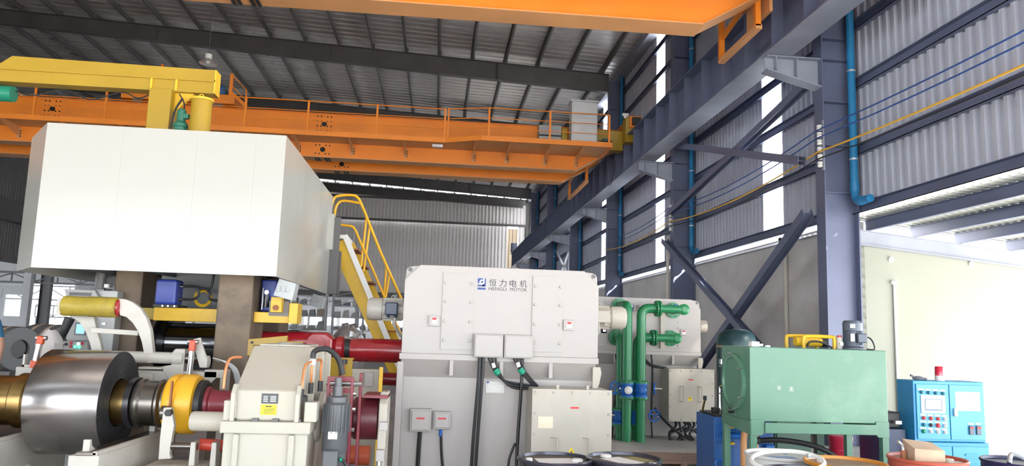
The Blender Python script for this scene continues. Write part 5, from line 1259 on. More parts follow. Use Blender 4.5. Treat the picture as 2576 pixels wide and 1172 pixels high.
# ------------------------------------------------------------------ control cabinet
CB = mat('cabinet_blue', (.06,.34,.56), .38, 0, .06, 2); CBD = mat('cabinet_blue_frame', (.04,.30,.60), .4, 0, .06, 2)
YC = 9.0
cc = thing('control_cabinet', 'sky blue electrical control cabinet with screen and push buttons', 'cabinet', (6.45, YC+.2, 0))
a = at(2296, 957, Y=YC); b = at(2472, 963, Y=YC); c = at(2306, 1110, Y=YC)
cx0, cx1, ct, cs = a.x, b.x+.01, a.z, c.z
MB().box(cx0, cx1, YC, YC+.34, cs, ct).build('upper_case', CBD, cc, .008)
MB().box(cx0-.05, cx1+.02, YC-.02, YC+.55, 0, cs-.005).build('lower_case', CBD, cc, .008)
xm = cx0 + (cx1-cx0)*.49
dl = MB().box(cx0+.03, xm-.006, YC-.018, YC, cs+.03, ct-.04).build('left_door', CB, cc, .004)
dr = MB().box(xm+.006, cx1-.03, YC-.018, YC, cs+.03, ct-.04).build('right_door', CB, cc, .004)
yd = YC - .018
fp = lambda px, py: at(px, py, Y=yd)
def row(y0, cols, lab):
    for px in cols:
        p = fp(px, y0); MB().box(p.x-.038, p.x+.038, yd-.004, yd, p.z-.010, p.z+.010).build('label_strip', LABELW, dl)
def button(px, py, m, r=.022):
    p = fp(px, py); o = MB().lathe((p.x, yd, p.z), (0,-1,0), [(r,0),(r,.012),(r*.75,.014),(r*.75,.03),(r*.5,.034)], 16).build('push_button', m, dl)
BG = mat('button_green', (.0,.25,.14), .35); BR = mat('button_red', (.6,.03,.04), .35); BW = mat('button_white', (.8,.74,.74), .4); BT = mat('button_teal', (.0,.16,.22), .35)
for k in range(4): row(979+1.2*k, [2316+18*k], 0); button(2317+18*k, 986+1.2*k, BT)
for j, (yl, yb2, ms_) in enumerate(((1043, 1051, (BR, BR, BR, BW)), (1060, 1068, (BT, BLACK, BR, BW)), (1077, 1084, (BG, BW, BW, BW)))):
    for k in range(4): row(yl+1*k, [2322+18*k], 0); button(2323+18*k, yb2+1*k, ms_[k], .028 if (j, k) in ((1, 2), (2, 0)) else .022)
p0, p1 = fp(2315, 993), fp(2378, 1040)
scr = MB().box(p0.x, p1.x, yd-.012, yd, p1.z, p0.z).build('screen_bezel', LABELW, dl, .004)
w_ = p1.x-p0.x; h_ = p0.z-p1.z
MB().box(p0.x+w_*.14, p1.x-w_*.14, yd-.014, yd-.012, p1.z+h_*.14, p0.z-h_*.2).build('screen_frame', mat('screen_rim', (.12,.16,.24), .3), scr)
MB().box(p0.x+w_*.19, p1.x-w_*.19, yd-.016, yd-.014, p1.z+h_*.24, p0.z-h_*.25).build('screen', mat('screen_white', (.85,.87,.9), .15, 0, 0, emit=(.9,.95,1), estr=.6), scr)
p0, p1 = fp(2402, 985), fp(2466, 1034); MB().box(p0.x, p1.x, yd-.003, yd, p1.z, p0.z).build('paper_sheet', LABELW, dr)
p = fp(2401, 1037); MB().box(p.x-.015, p.x+.03, yd-.03, yd, p.z-.05, p.z+.05).build('door_handle', WHITE, dr, .012)
for px in (2443, 2461):
    p = fp(px, 1082); mtr = MB().box(p.x-.032, p.x+.032, yd-.02, yd, p.z-.055, p.z+.055).build('panel_meter', mat('meter_dark', (.06,.09,.15), .3), dr, .004)
    MB().box(p.x-.024, p.x+.024, yd-.022, yd-.02, p.z+.02, p.z+.042).build('meter_display', REDP, mtr); p = fp(px, 1066); MB().box(p.x-.04, p.x+.03, yd-.004, yd, p.z-.01, p.z+.01).build('label_strip', LABELW, dr)
MB().box(cx0-.02, xm-.006, YC-.035, YC-.02, .05, cs-.05).build('lower_door', CB, cc, .004)
ld_ = MB().box(xm+.006, cx1+.0, YC-.035, YC-.02, .05, cs-.05).build('lower_door', CB, cc, .004)
for k in range(7): MB().box(cx1-.32, cx1-.14, YC-.047, YC-.035, cs-.16-.055*k, cs-.135-.055*k).build('louvre', CB, ld_, .004)
# beacon and gloves on top
p = at(2364, 955, Y=YC+.12); bc = thing('warning_beacon', 'red rotating warning beacon on the blue control cabinet', 'beacon', (p.x, YC+.12, ct))
MB().lathe((p.x, YC+.12, ct), (0,0,1), [(.055,0),(.055,.065)], 20).build('base', WHITE, bc); MB().lathe((p.x, YC+.12, ct+.065), (0,0,1), [(.055,0),(.052,.10),(.045,.115),(.0,.12)], 20).build('red_dome', mat('beacon_red', (.7,.02,.06), .2, coat=.5), bc)
gp = at(2310, 957, Y=YC+.1); gl = MB()
gl.ball((gp.x, YC+.1, ct+.025), .075, .05, .028); gl.tube([(gp.x-.05, YC+.1, ct+.03), (gp.x-.09, YC+.09, ct+.055), (gp.x-.11, YC+.09, ct+.06)], .014, 8, seg=3); gl.tube([(gp.x+.04, YC+.1, ct+.02), (gp.x+.10, YC+.08, ct+.015)], .018, 8)
tag(gl.build('work_glove', mat('glove_grey', (.14,.15,.18), .8)), 'dark grey work glove lying on the blue control cabinet', 'glove')
nb = thing('navy_case', 'dark navy pump case in the gap left of the control cabinet', 'case', (5.75, 9.3, 0)); NV = mat('navy_paint', (.012,.03,.09), .4); MB().box(5.60, 5.93, 9.1, 9.6, 0, .78).build('body', NV, nb, .01); MB().box(5.58, 5.9, 9.15, 9.5, .78, .98).build('wiring', DARK, nb, .02); MB().cb((5.82, 9.1, .86), .08, .06, .04).build('connector', GALV, nb)

# ------------------------------------------------------------------ drums
def drum(label, px, py, Y, body, rim, lid, ht_off=0, extra=None):
    p = at(px, py, Y=Y); x, y, h = p.x, Y, p.z; R = .2925
    t = thing('oil_drum', label, 'drum', (x, y, 0), 'steel drums')
    MB().lathe((x, y, 0), (0,0,1), [(R-.01,0),(R,.01),(R-.004,.02),(R-.004,h*.32),(R+.008,h*.335),(R-.004,h*.35),(R-.004,h*.65),(R+.008,h*.665),(R-.004,h*.68),(R-.004,h-.03)], 56).build('body', body, t)
    MB().lathe((x, y, h-.03), (0,0,1), [(R-.004,0),(R+.006,.008),(R+.008,.022),(R+.002,.03),(R-.012,.028),(R-.016,.008),(R-.018,.0)], 56, cap=False).build('rim', rim, t)
    MB().cyl((x, y, h-.035), (x, y, h-.024), R-.015, n=48).build('lid', lid, t)
    return t, x, y, h-.024, R
DK = mat('drum_black', (.013,.013,.02), .25, 0, .2, 4, coat=.3); DKL = mat('drum_lid_dusty', (.10,.085,.065), .55, 0, .3, 4); DW = mat('drum_white', (.62,.62,.60), .4, 0, .1, 3, dirt=(.4,.38,.34), damt=.4)
DO = mat('drum_orange', (.70,.28,.03), .4); DOL = mat('drum_lid_brown', (.36,.24,.15), .55, 0, .35, 4, dirt=(.55,.5,.45), damt=.6); DR = mat('drum_red', (.50,.10,.06), .4, 0, .12, 3); DRL = mat('drum_lid_red', (.38,.17,.14), .55, 0, .25, 4); DB = mat('drum_blue', (.02,.025,.09), .3, 0, .15, 4)
def caps(t, x, y, z, lst):
    for dx, dy, r, m in lst: MB().lathe((x+dx, y+dy, z), (0,0,1), [(r,0),(r,.014),(r*.8,.02),(r*.3,.021)], 18).build('bung_cap', m, t)
def sheet(t, x, y, z, w, d, rot, m):
    s = MB(); s.M = Matrix.Translation((x, y, z)) @ Matrix.Rotation(rot, 4, 'Z'); s.box(-w/2, w/2, -d/2, d/2, 0, .002); return s.build('paper_sheet', m, t)
RIMB = mat('drum_rim_dark', (.05,.05,.07), .2, .4, .1, 4)
t, x, y, z, R = drum('left black steel drum with white paper on its lid, before terminal box', 1397, 1150, 6.0, DK, RIMB, DKL); caps(t, x, y, z, ((-.21, -.02, .028, WHITE), (.17, -.03, .045, WHITE))); sheet(t, x-.0, y-.02, z, .30, .22, .1, LABELW)
t, x, y, z, R = drum('right black steel drum with white paper on its lid, before green pipes', 1570, 1150, 6.0, DK, RIMB, DKL); caps(t, x, y, z, ((-.11, .16, .045, WHITE), (.17, -.2, .028, WHITE))); sheet(t, x-.02, y-.02, z, .20, .30, .5, LABELW); sheet(t, x+.13, y+.05, z+.001, .12, .22, .5, mat('label_olive', (.30,.27,.10), .6))
t, x, y, z, R = drum('white steel drum under the green tank front left leg', 1966, 1140, 6.13, DW, DW, mat('drum_lid_white', (.58,.58,.57), .5, 0, .15, 4, dirt=(.36,.42,.5), damt=.4)); caps(t, x, y, z, ((-.18, .04, .03, GALV),)); sheet(t, x+.08, y+.1, z, .04, .02, .2, VB)
for k in range(4): sheet(t, x-.02+.01*k, y-.02-.04*k, z, .22-.02*k, .006, -.1, VB).name = 'blue_print'
wx, wy, wz = x, y, z
t, x, y, z, R = drum('black drum with orange rim and brown lid beside white drum', 2126, 1160, 5.58, DK, DO, DOL); caps(t, x, y, z, ((-.14, .1, .03, WHITE),))
t, x, y, z, R = drum('nearest black drum cut by the picture bottom edge', 2022, 1186, 5.0, DK, RIMB, mat('drum_lid_black', (.03,.03,.03), .35)); caps(t, x, y, z, ((.16, .10, .03, WHITE),)); sheet(t, x, y+.05, z, .26, .2, .2, LABELW)
lr = thing('lid_ring', 'loose white steel lid clamp ring leaning on the near black drum', 'ring', (x-.05, y+.25, z)); q = MB(); q.M = Matrix.Translation((x-.02, y+.20, z+.06)) @ Matrix.Rotation(-.10, 4, 'Y') @ Matrix.Rotation(.12, 4, 'X'); q.torus((0,0,0), (0,0,1), .24, .016, 40, 8); q.build('ring', WHITE, lr); q2 = MB(); q2.cb((x+.2, y+.28, z+.085), .06, .03, .03); q2.build('clasp', GALV, lr)
t, x, y, z, R = drum('red steel drum with cardboard box on top, before blue cabinet', 2332, 1150, 5.9, DR, DR, DRL); caps(t, x, y, z, ((.17, -.03, .035, OFFW),)); sheet(t, x+.18, y-.08, z+.0, .14, .06, .2, OFFW)
bx = thing('cardboard_box', 'worn brown cardboard box tipped on the red drum lid', 'box', (x, y+.03, z)); CARD = mat('cardboard', (.52,.38,.27), .8, 0, .12, 6)
q = MB(); q.M = Matrix.Translation((x-.02, y+.02, z)) @ Matrix.Rotation(-.06, 4, 'Z'); q.add([(-.12,-.09,0),(.13,-.09,0),(.13,.09,0),(-.12,.09,0),(-.12,-.09,.10),(.13,-.09,.085),(.13,.09,.13),(-.12,.09,.155)], [(3,2,1,0),(4,5,6,7),(0,1,5,4),(1,2,6,5),(2,3,7,6),(3,0,4,7)]); q.build('carton', CARD, bx, .003); q = MB(); q.M = Matrix.Translation((x-.02, y+.02, z)) @ Matrix.Rotation(-.06, 4, 'Z'); q.box(-.12,-.09,-.092,-.09,.085,.10); q.build('flap', CARD, bx)
db = thing('drum_tap', 'small brown metal tap standing on the red drum lid', 'tap', (x-.17, y+.05, z)); MB().cyl((x-.17, y+.05, z), (x-.17, y+.05, z+.07), .022, n=10).build('body', RUST, db); MB().tube([(x-.17, y+.05, z+.07), (x-.18, y+.05, z+.11), (x-.22, y+.04, z+.14)], .012, 8, seg=3).build('spout', GALV, db)
t, x, y, z, R = drum('dark blue steel drum at the right picture edge', 2566, 1158, 6.1, DB, DB, DB)
wr_ = MB(); wr_.tube([(x-.1, y, z), (x-.06, y+.02, z+.07), (x+.02, y, z+.05), (x+.06, y-.02, z+.01), (x+.12, y, z+.04)], .02, 8, seg=4); tag(wr_.build('plastic_wrap', GALV), 'crumpled clear plastic strip on the dark blue drum', 'plastic')
# low clutter on the floor near the rear motor
pal = thing('wood_pallet', 'weathered wooden pallet on the floor right of the black drums', 'pallet', (3.4, 10.8, 0)); WD = mat('old_wood', (.22,.14,.11), .8, 0, .3, 5, stretch=(8,1,1))
for k in range(5): MB().box(3.0, 4.0, 10.4+.18*k, 10.53+.18*k, .10, .125).build('deck_board', WD, pal)
for x in (3.02, 3.46, 3.9): MB().box(x, x+.09, 10.4, 11.25, 0, .10).build('bearer', WD, pal)
# ------------------------------------------------------------------ left aisle, far bay and background clutter
LTM_ = mat('unlit_dark_sheet', (.16,.16,.165), .6, .1, .2, .6)  # dark colour carries the shade of this unlit wall
wl_ = struct('wall_left', (XL-.3, 27, 5))
lp_ = ribs(.9, 3, .05, .09, .03); mb = MB(); vv = []
for (a, o) in lp_: vv += [(XL-.4+o, a, 5.2), (XL-.4+o, a, zr(XL)-.05)]
mb.add(vv, [(2*i, 2*i+1, 2*i+3, 2*i+2) for i in range(len(lp_)-1)]); l0 = mb.build('cladding_sheet', LTM_, wl_); ll = W[l0].copy()
for i in range(79):
    y = -8.1 + .9*i + .45
    if i == 0: l0.location.y = y - W[wl_].y
    else: inst(l0, wl_, (ll.x, y, ll.z))
MB().box(XL-.3, XL+.1, -8, YE, 7.2, 8.4).build('runway_girder', STEEL, wl_)
MB().box(XL-.3, XL-.1, -8, YE, 4.9, 5.25).build('eaves_beam', STEEL, wl_)
for i, yc in enumerate(COLY):
    if i < 3: continue
    c = thing('steel_column', 'dark steel column of the left row, %s from the camera' % ORD[i-3], 'column', (XL, yc, 0), 'columns of the left row')
    MB().hbeam((XL, yc, 0), (XL, yc, 13.2), .35, .6, .025, .015, up=(1,0,0)).build('shaft', STEEL, c); MB().box(XL+.3, XL+.9, yc-.15, yc+.15, 6.8, 7.2).build('crane_bracket', STEEL, c)
# gable wall of the left aisle with a window, outer wall
wg = struct('wall_far_left', (-35, YE, 0)); PALE = mat('pale_wall', (.50,.50,.51), .7, 0, .15, .3)
for (x0, x1, z0, z1) in ((-46, -34.1, 0, 13.5), (-34.1, -32.7, 3.65, 13.5), (-34.1, -32.7, 0, 1.95), (-32.7, XL, 4.6, 13.5)): MB().box(x0, x1, YE, YE+.2, z0, z1).build('wall_panel', PALE, wg)
w1_ = struct('window_1', (-33.3, YE, 1.7)); 
MB().box(-34.1, -32.7, YE+.08, YE+.1, 1.95, 3.65).build('pane', FRP, w1_)
for X in (-34.08, -32.72): MB().box(X-.04, X+.04, YE-.03, YE+.12, 1.95, 3.65).build('window_frame', WHITE, w1_)
# far hall behind the gable
struct('wall_back', MB().box(-29, 10, 95, 95.3, 3.1, 9.0).build('wall_back', PALE)); struct('wall_back_lower', MB().box(-29, 10, 95, 95.3, 0, 2.1).build('wall_back_lower', PALE))
for i in range(9):
    X = -29 + 4.3*i; w = struct('window_%d' % (i+2), (X+2, 95.1, 2.1)); MB().box(X, X+3.9, 95.1, 95.13, 2.1, 3.1).build('pane', FRP, w)
    MB().box(X+3.9, X+4.3, 95.0, 95.3, 2.1, 3.1).build('mullion', WHITE, w); MB().box(X, X+3.9, 94.98, 95.1, 2.06, 2.12).build('sill', WHITE, w)
struct('wall_far_outer_left', MB().box(-29.2, -29, 64, 95, 0, 9).build('wall_far_outer_left', PALE)); struct('wall_far_outer_right', MB().box(9.8, 10, 64, 95, 0, 9).build('wall_far_outer_right', PALE))
bc_ = struct('far_bay_roof_unseen', (-18, 79, 9));  # unseen roof added to hold down the far bay's brightness
for k in range(11):
    MB().box(-29, 10, 63.8 + 2.85*k, 63.8 + 2.85*k + (1.9 if k % 3 == 1 else 2.85), 9.0, 9.05).build('roof_sheet', ROOF, bc_)
    if k % 3 == 1: MB().box(-29, 10, 65.7 + 2.85*k, 66.65 + 2.85*k, 9.0, 9.03).build('skylight_strip', FRP, bc_)  # unseen strips in the added roof, count chosen to set the daylight
WST = mat('pale_steel', (.55,.56,.58), .5, .1, .12, 3)
def lattice(label, x0, x1, y, z, h, step, m=WST, t_=.10):
    t = thing('lattice_girder', label, 'girder', ((x0+x1)/2, y, z), 'lattice girders in the background')
    MB().box(x0, x1, y-t_/2, y+t_/2, z, z+t_).build('bottom_chord', m, t); MB().box(x0, x1, y-t_/2, y+t_/2, z+h, z+h+t_).build('top_chord', m, t)
    n = int((x1-x0)/step)
    for k in range(n):
        a = x0 + step*k; zz = (z+t_, z+h) if k % 2 else (z+h, z+t_); MB().bar((a, y, zz[0]), (a+step, y, zz[1]), t_*.6, t_*.6).build('diagonal', m, t)
        MB().box(a-.03, a+.03, y-.03, y+.03, z+t_, z+h).build('vertical', m, t)
    for X in (x0+.2, x1-.2): MB().box(X-.1, X+.1, y-.1, y+.1, 0, z).build('support_leg', m, t)
    return t
lattice('dark lattice girder high behind the mill at left edge', -23.5, -16.0, 40, 3.55, .50, 1.1, mat('dull_steel', (.22,.22,.24), .5))
lattice('pale lattice girder below it behind the left coils', -31, -20.0, 52, 3.0, .9, 1.4)
lattice('pale lattice girder low behind the yellow snubber roll', -28, -17.0, 56, 1.9, .8, 1.2)
lattice('pale lattice girder hanging behind the stair, upper', -12, 4, 66, 4.2, .7, 1.3)
lattice('pale lattice girder hanging behind the stair, lower', -12, 4, 72, 3.0, .6, 1.1)
lattice('dark lattice girder between far columns behind the motor', -14, 3, 78, 4.4, .9, 1.6, mat('dull_steel', (.22,.22,.24), .5))
for i, (x, y, m, l) in enumerate(((-20.1, 39.3, WST, 'white square post near the left coils'), (-17.8, 44, WST, 'white square post behind the console'), (-22.4, 39.3, STEEL, 'dark post at the left picture edge'), (-9.3, 64.5, WST, 'white post left of the far window row'), (-6.6, 64.5, WST, 'white post in the middle of the far window row'), (-5.05, 64.5, mat('post_blue', (.05,.14,.30), .5), 'blue post beside the yellow stair'), (-3.9, 64.5, WST, 'white post right of the yellow stair'))):
    c = thing('background_post', l, 'post', (x, y, 0)); MB().box(x-.17, x+.17, y-.17, y+.17, 0, 4.9 if y > 60 else 4.2).build('shaft', m, c); MB().box(x-.3, x+.3, y-.3, y+.3, 0, .05).build('base_plate', m, c)
def rack(label, x0, x1, y, lv, m):
    t = thing('storage_rack', label, 'rack', ((x0+x1)/2, y, 0), 'steel storage racks')
    for X in (x0, (x0+x1)/2, x1):
        for yy in (y, y+.8): MB().box(X-.05, X+.05, yy-.05, yy+.05, 0, lv[-1]+.4).build('upright', m, t)
    for z in lv: MB().box(x0, x1, y-.05, y+.85, z, z+.08).build('shelf', m, t)
    for z in lv: MB().bar((x0, y, z+.1), ((x0+x1)/2, y, z+.6), .05, .05).build('brace', m, t)
    return t
random.seed(11)
BAGC = [mat('bundle_%d' % i, c, .7) for i, c in enumerate(((.50,.50,.49), (.36,.35,.34), (.55,.52,.47), (.25,.26,.28), (.42,.34,.28), (.22,.25,.29)))]
cnt = 0
for (x0, x1, y, lab) in ((-13.5, -8.6, 60, 'steel storage rack behind the mill stand'), (-8.2, -3.4, 61, 'steel storage rack behind the stair'), (-3.2, -.2, 60, 'steel storage rack behind the cream blower motor')):
    rack(lab, x0, x1, y, (.7, 1.6, 2.6, 3.5, 4.2), WST)
    for z in (.78, 1.68, 2.68, 3.58):
        n = 7
        for k in range(n):
            w = (x1-x0)/n; xx = x0 + w*(k+.5); cnt += 1
            b = MB(); rz = random.uniform(.12, .34); ww = w*random.uniform(.28, .46); b.prism([(xx-ww, z+.005), (xx+ww, z+.005), (xx+ww*random.uniform(.6, 1), z+rz*2), (xx-ww*random.uniform(.4, 1), z+rz*random.uniform(1.5, 2))], 'y', y+.08, y+.72)
            o = tag(b.build('wrapped_bundle', random.choice(BAGC), None, .03), '%s bundle from the left, %s shelf of rack %s' % (ORD[k], {.78: 'low', 1.68: 'second', 2.68: 'third', 3.58: 'high'}[z], lab.split('rack ')[1]), 'bundle', 'wrapped bundles on the racks')
# foil-wrapped machine and bins in the middle distance
FOIL = mat('foil_wrap', (.72,.73,.74), .22, .7, .15, 3, bump=1.0, bscale=6)
fw = MB(); p = at(878, 832, Y=26)
random.seed(5)
fm = MB(); fm.ball((p.x, 26, .95), .62, .5, .98, 22, 14); fm.v = [v + Vector((random.uniform(-.04,.04), random.uniform(-.04,.04), random.uniform(-.05,.05))) for v in fm.v]; fm.v = [Vector((v.x, v.y, max(.0, v.z))) for v in fm.v]
fm.s = [False]*len(fm.s); tag(fm.build('foil_wrapped_machine', FOIL), 'crumpled silver foil-wrapped bundle behind the red spindle', 'bundle')
for px, py, Y, m, w, lab in ((745, 830, 25, mat('bin_green', (.05,.16,.08), .5), .5, 'small green bin behind the yellow clevis'), (790, 826, 24, GALV, .45, 'round grey cask behind the red joint'), (700, 838, 22, STEEL2, .5, 'dark grey pump set behind the mill post')):
    p = at(px, py, Y=Y); t = thing('floor_bin', lab, 'bin', (p.x, Y, 0), 'bins in the middle distance')
    MB().lathe((p.x, Y, 0), (0,0,1), [(w*.8,0),(w,.1),(w,p.z-.15),(w*.9,p.z-.05),(w*.5,p.z)], 18).build('bin_body', m, t); MB().lathe((p.x, Y, p.z-.2), (0,0,1), [(w*1.02,0),(w*1.04,.05),(w*1.02,.1)], 18, cap=False).build('bin_band', STEEL2, t)
# work platform, coils on floor, operator
pf = thing('mill_platform', 'raised steel work platform left of the coil', 'platform', (-5.0, 8.7, 0)); MB().box(-6.2, -4.15, 8.35, 9.3, .36, .40).build('deck', STEEL2, pf)
for x in (-6.1, -4.25):
    for y in (8.4, 9.2): MB().box(x-.04, x+.04, y-.04, y+.04, 0, .36).build('leg', STEEL, pf)
def bg_coil(label, x, y, R, w, ang):
    """coil lying on a saddle, axis turned by ang from +x"""
    t = thing('steel_coil', label, 'coil', (x, y, 0), 'coils waiting on the floor')
    d = Vector((math.cos(ang), math.sin(ang), 0)); c = Vector((x, y, 1.36))
    MB().lathe(c - d*w, d, [(.14,0),(R,0),(R,w*.98),(R-.01,w),(.14,w),(.14,0)], 44, cap=False).build('wound_strip', mat('coil_grey', (.17,.175,.185), .45, .4, .1, 3), t)
    for k in (.25, .7): MB().lathe(c - d*w*k, d, [(R+.003,-.05),(R+.004,0),(R+.003,.05)], 44, cap=False).build('paper_band', mat('kraft_band', (.45,.36,.27), .8), t)
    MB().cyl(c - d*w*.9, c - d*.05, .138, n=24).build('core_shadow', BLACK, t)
    MB().box(x-.8, x+.1, y-.4, y+.4, 0, 1.36-R+.02).build('saddle', STEEL, t)
bg_coil('grey steel coil with paper band beyond the platform, front one', -6.15, 12.0, .33, .75, -.55)
bg_coil('grey steel coil with paper band beyond the platform, rear one', -6.05, 13.2, .37, .8, -.55)
# console
cs_ = thing('control_console', 'pale grey operator console with small blue screen and lit buttons', 'console', (-4.0, 9.3, 0)); CG = mat('console_grey', (.52,.53,.52), .45); CGD = mat('console_face', (.38,.375,.36), .5)
YQ = 9.15
q = lambda px, py: at(px, py, Y=YQ)
a = q(163, 725); b = q(285, 890)
MB().box(a.x+.06, q(284, 800).x, YQ+.06, YQ+.24, 0, q(170, 727).z).build('cabinet', CG, cs_, .008)
hd_ = MB().prism([(q(168, 745).x, q(168, 745).z), (q(163, 727).x, q(163, 727).z), (q(240, 730).x, q(240, 730).z), (q(250, 748).x, q(250, 748).z)], 'y', YQ-.02, YQ+.1).build('hood_panel', CGD, cs_, .006)
MB().box(q(178, 735).x, q(232, 735).x, YQ-.03, YQ-.02, q(178, 743).z, q(178, 735).z).build('hood_window', BLACK, hd_)
MB().box(q(174, 800).x, q(240, 800).x, YQ-.02, YQ+.08, q(170, 855).z, q(170, 797).z).build('screen_panel', CGD, cs_, .006)
s_ = MB().box(q(191, 830).x, q(219, 830).x, YQ-.035, YQ-.02, q(200, 843).z, q(200, 811).z).build('screen_bezel', BLACK, cs_)
MB().box(q(195, 830).x, q(216, 830).x, YQ-.038, YQ-.035, q(200, 839).z, q(200, 815).z).build('screen', mat('screen_blue', (.05,.2,.6), .2, 0, 0, emit=(.12,.35,.9), estr=1.2), s_)
dk = MB().prism([(q(160, 868).x, q(160, 885).z), (q(172, 855).x, q(172, 857).z), (q(235, 857).x, q(235, 859).z), (q(238, 885).x, q(238, 885).z)], 'y', YQ-.16, YQ-.02).build('button_desk', CGD, cs_, .004)
for px, py, m in ((214, 864, mat('lamp_white', (.7,.8,1), .3, 0, 0, emit=(.7,.8,1), estr=2)), (206, 871, mat('lamp_green', (.1,.9,.4), .3, 0, 0, emit=(.1,.9,.4), estr=1.5)), (216, 872, _mats['lamp_green'] if 'lamp_green' in _mats else None), (196, 861, BR), (195, 870, BR), (184, 865, DARK), (175, 868, DARK), (224, 863, BR)):
    p = q(px, py); MB().lathe((p.x, YQ-.16, p.z), (0,-1,0), [(.016,0),(.016,.012),(.01,.016)], 12).build('console_button', m or _mats['lamp_green'], dk)
MB().box(q(252, 814).x, q(262, 814).x, YQ+.03, YQ+.06, q(252, 817).z, q(252, 811).z).build('latch', CHROME, cs_)
MB().cyl((q(254, 722).x, YQ+.15, q(254, 722).z), (q(254, 722).x, YQ+.15, q(254, 717).z+.02), .03, n=12).build('beacon', LABELW, cs_)
MB().cyl((q(233, 722).x, YQ+.2, q(233, 724).z), (q(233, 722).x, YQ+.2, HZ0+.15), .06, n=14).build('cable_riser', STEEL, cs_)
# stand-in arm for an unclear dark shape, and pale cover, beside the console
ba = cs_; p0, p1, p2 = at(176, 800, Y=8.75), at(152, 852, Y=8.75), at(146, 878, Y=8.75)
MB().cyl(p0, p1, .055, .04, n=12).build('angled_arm', DARK, ba); MB().cyl(p1, p2, .03, .025, n=10).build('arm_rod', mat('tan_rod', (.35,.25,.18), .6), ba)
random.seed(9)
cv = MB(); c = at(125, 868, Y=8.5); cv.ball((c.x, 8.5, c.z-.02), .13, .12, .19, 14, 9); cv.v = [v + Vector((random.uniform(-.012,.012), random.uniform(-.012,.012), random.uniform(-.015,.015))) for v in cv.v]
cvt = thing('cloth_cover', 'pale grey cloth cover draped over a pedestal left of the coil', 'cover', (c.x, 8.5, .4)); cv.build('draped_cloth', mat('cloth_pale', (.50,.46,.44), .85, 0, .1, 5), cvt); MB().cyl((c.x, 8.5, .4), (c.x, 8.5, c.z-.1), .07, n=12).build('pedestal', OFFW, cvt)
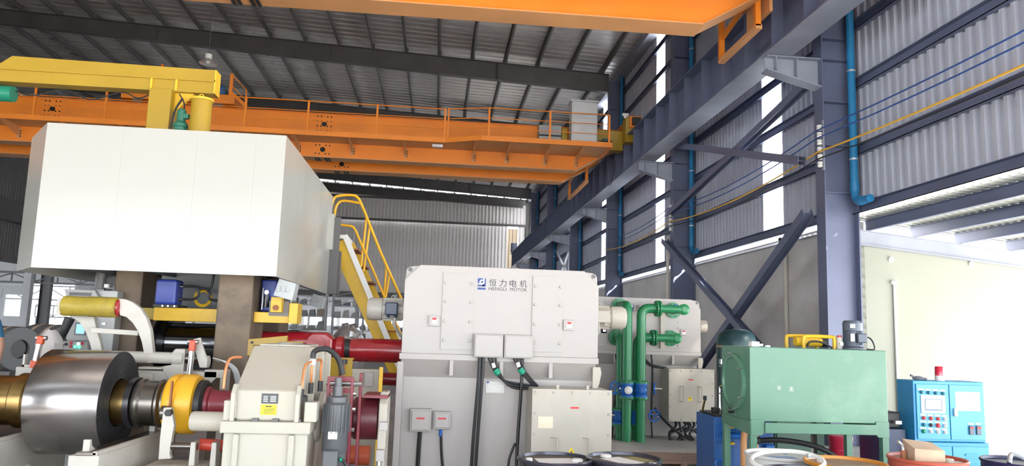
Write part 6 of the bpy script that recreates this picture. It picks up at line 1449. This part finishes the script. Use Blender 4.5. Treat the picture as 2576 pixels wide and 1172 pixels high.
# operator at the left edge, mostly outside the picture
def person(label, x, y, z0):
    t = thing('person', label, 'person', (x, y, z0))
    J = {'pel': (0,0,.95), 'belly': (0,.01,1.1), 'chest': (0,.02,1.32), 'neck': (0,.01,1.48), 'sl': (-.17,.0,1.42), 'el': (-.23,-.02,1.15), 'wl': (-.22,-.14,.93), 'sr': (.17,0,1.42), 'er': (.27,-.03,1.16), 'wr': (.285,-.10,.92),
         'hl': (-.09,0,.9), 'kl': (-.10,-.02,.5), 'al': (-.10,.02,.09), 'tl': (-.11,-.14,.04), 'hr': (.09,0,.9), 'kr': (.10,-.02,.5), 'ar': (.10,.02,.09), 'tr': (.11,-.14,.04)}
    RR = {'pel': .14, 'belly': .135, 'chest': .155, 'neck': .06, 'sl': .075, 'el': .045, 'wl': .03, 'sr': .075, 'er': .045, 'wr': .03, 'hl': .09, 'kl': .06, 'al': .04, 'tl': .035, 'hr': .09, 'kr': .06, 'ar': .04, 'tr': .035}
    E = [('pel','belly'),('belly','chest'),('chest','neck'),('chest','sl'),('sl','el'),('el','wl'),('chest','sr'),('sr','er'),('er','wr'),('pel','hl'),('hl','kl'),('kl','al'),('al','tl'),('pel','hr'),('hr','kr'),('kr','ar'),('ar','tr')]
    ks = list(J); me = bpy.data.meshes.new('body'); me.from_pydata([J[k] for k in ks], [(ks.index(a), ks.index(b)) for a, b in E], [])
    o = bpy.data.objects.new('body', me); _link(o, t, Vector((x, y, z0)))
    sk = o.modifiers.new('skin', 'SKIN')
    for i, k in enumerate(ks): me.skin_vertices[0].data[i].radius = (RR[k], RR[k]*.8); me.skin_vertices[0].data[i].use_root = (k == 'pel')
    sb = o.modifiers.new('smooth', 'SUBSURF'); sb.levels = 2; sb.render_levels = 2
    # clothing by height: shirt, bare arms, trousers
    m = bpy.data.materials.new('work_clothes'); m.use_nodes = True; nt = m.node_tree; N = nt.nodes; Lk = nt.links; bs = N['Principled BSDF']; bs.inputs['Roughness'].default_value = .8
    tc = N.new('ShaderNodeTexCoord'); sx = N.new('ShaderNodeSeparateXYZ'); Lk.new(tc.outputs['Object'], sx.inputs[0])
    ab = N.new('ShaderNodeMath'); ab.operation = 'ABSOLUTE'; Lk.new(sx.outputs[0], ab.inputs[0])
    g1_ = N.new('ShaderNodeMath'); g1_.operation = 'GREATER_THAN'; g1_.inputs[1].default_value = .165; Lk.new(ab.outputs[0], g1_.inputs[0])
    l1_ = N.new('ShaderNodeMath'); l1_.operation = 'LESS_THAN'; l1_.inputs[1].default_value = 1.25; Lk.new(sx.outputs[2], l1_.inputs[0])
    an = N.new('ShaderNodeMath'); an.operation = 'MULTIPLY'; Lk.new(g1_.outputs[0], an.inputs[0]); Lk.new(l1_.outputs[0], an.inputs[1])
    gz = N.new('ShaderNodeMath'); gz.operation = 'GREATER_THAN'; gz.inputs[1].default_value = 1.0; Lk.new(sx.outputs[2], gz.inputs[0])
    m1_ = N.new('ShaderNodeMix'); m1_.data_type = 'RGBA'; m1_.inputs[6].default_value = (.03,.04,.07,1); m1_.inputs[7].default_value = (.03,.14,.26,1); Lk.new(gz.outputs[0], m1_.inputs['Factor'])
    m2_ = N.new('ShaderNodeMix'); m2_.data_type = 'RGBA'; m2_.inputs[7].default_value = (.50,.27,.19,1); Lk.new(an.outputs[0], m2_.inputs['Factor']); Lk.new(m1_.outputs[2], m2_.inputs[6]); Lk.new(m2_.outputs[2], bs.inputs['Base Color'])
    me.materials.append(m)
    SKIN = mat('skin', (.50,.27,.19), .6); HAIR = mat('hair_black', (.015,.013,.012), .6)
    h = MB(); hc = Vector((x, y-.01, z0+1.62)); h.ball(hc, .078, .095, .12, 18, 14); h.cyl((x, y, z0+1.46), (x, y-.005, z0+1.56), .055, n=14)
    h.ball(hc + Vector((0,-.098,-.01)), .014, .022, .02, 8, 6); h.ball(hc + Vector((-.078,0,-.005)), .012, .022, .032, 8, 6); h.ball(hc + Vector((.078,0,-.005)), .012, .022, .032, 8, 6); hh = h.build('head', SKIN, t)
    for sx_ in (-1, 1): e = MB(); e.ball(hc + Vector((sx_*.03,-.085,.015)), .012, .008, .007, 8, 6); e.build('eye', BLACK, hh)
    e = MB(); e.ball(hc + Vector((0,-.088,-.055)), .025, .008, .006, 8, 6); e.build('mouth', mat('lip', (.40,.14,.12), .6), hh)
    e = MB(); e.ball(hc + Vector((0,.018,.032)), .083, .092, .10, 16, 10); e.build('hair', HAIR, hh)
    for sgn in (-1, 1):
        w = Vector((x + (.285 if sgn > 0 else -.22), y - (.10 if sgn > 0 else .14), z0 + .92)); g = MB()
        g.ball(w + Vector((0,-.012,-.045)), .022, .038, .05, 10, 8)
        for f in range(4):
            b = w + Vector((0, -.035 + .02*f, -.085)); ln = (.055, .065, .06, .048)[f]
            g.tube([b, b + Vector((-.008*sgn,-.004,-ln*.5)), b + Vector((-.024*sgn,-.004,-ln))], .0095, 8, seg=2)
        g.tube([w + Vector((0,-.035,-.03)), w + Vector((-.014*sgn,-.06,-.06)), w + Vector((-.022*sgn,-.062,-.09))], .010, 8, seg=2); g.cyl(w + Vector((0,0,.02)), w + Vector((0,-.01,-.03)), .032, .028, n=12)
        g.build('gloved_hand', mat('glove_white', (.7,.7,.7), .9), t)
    return t
person('person in a blue short-sleeved shirt and white work gloves at left edge', -4.87, 8.62, .36)
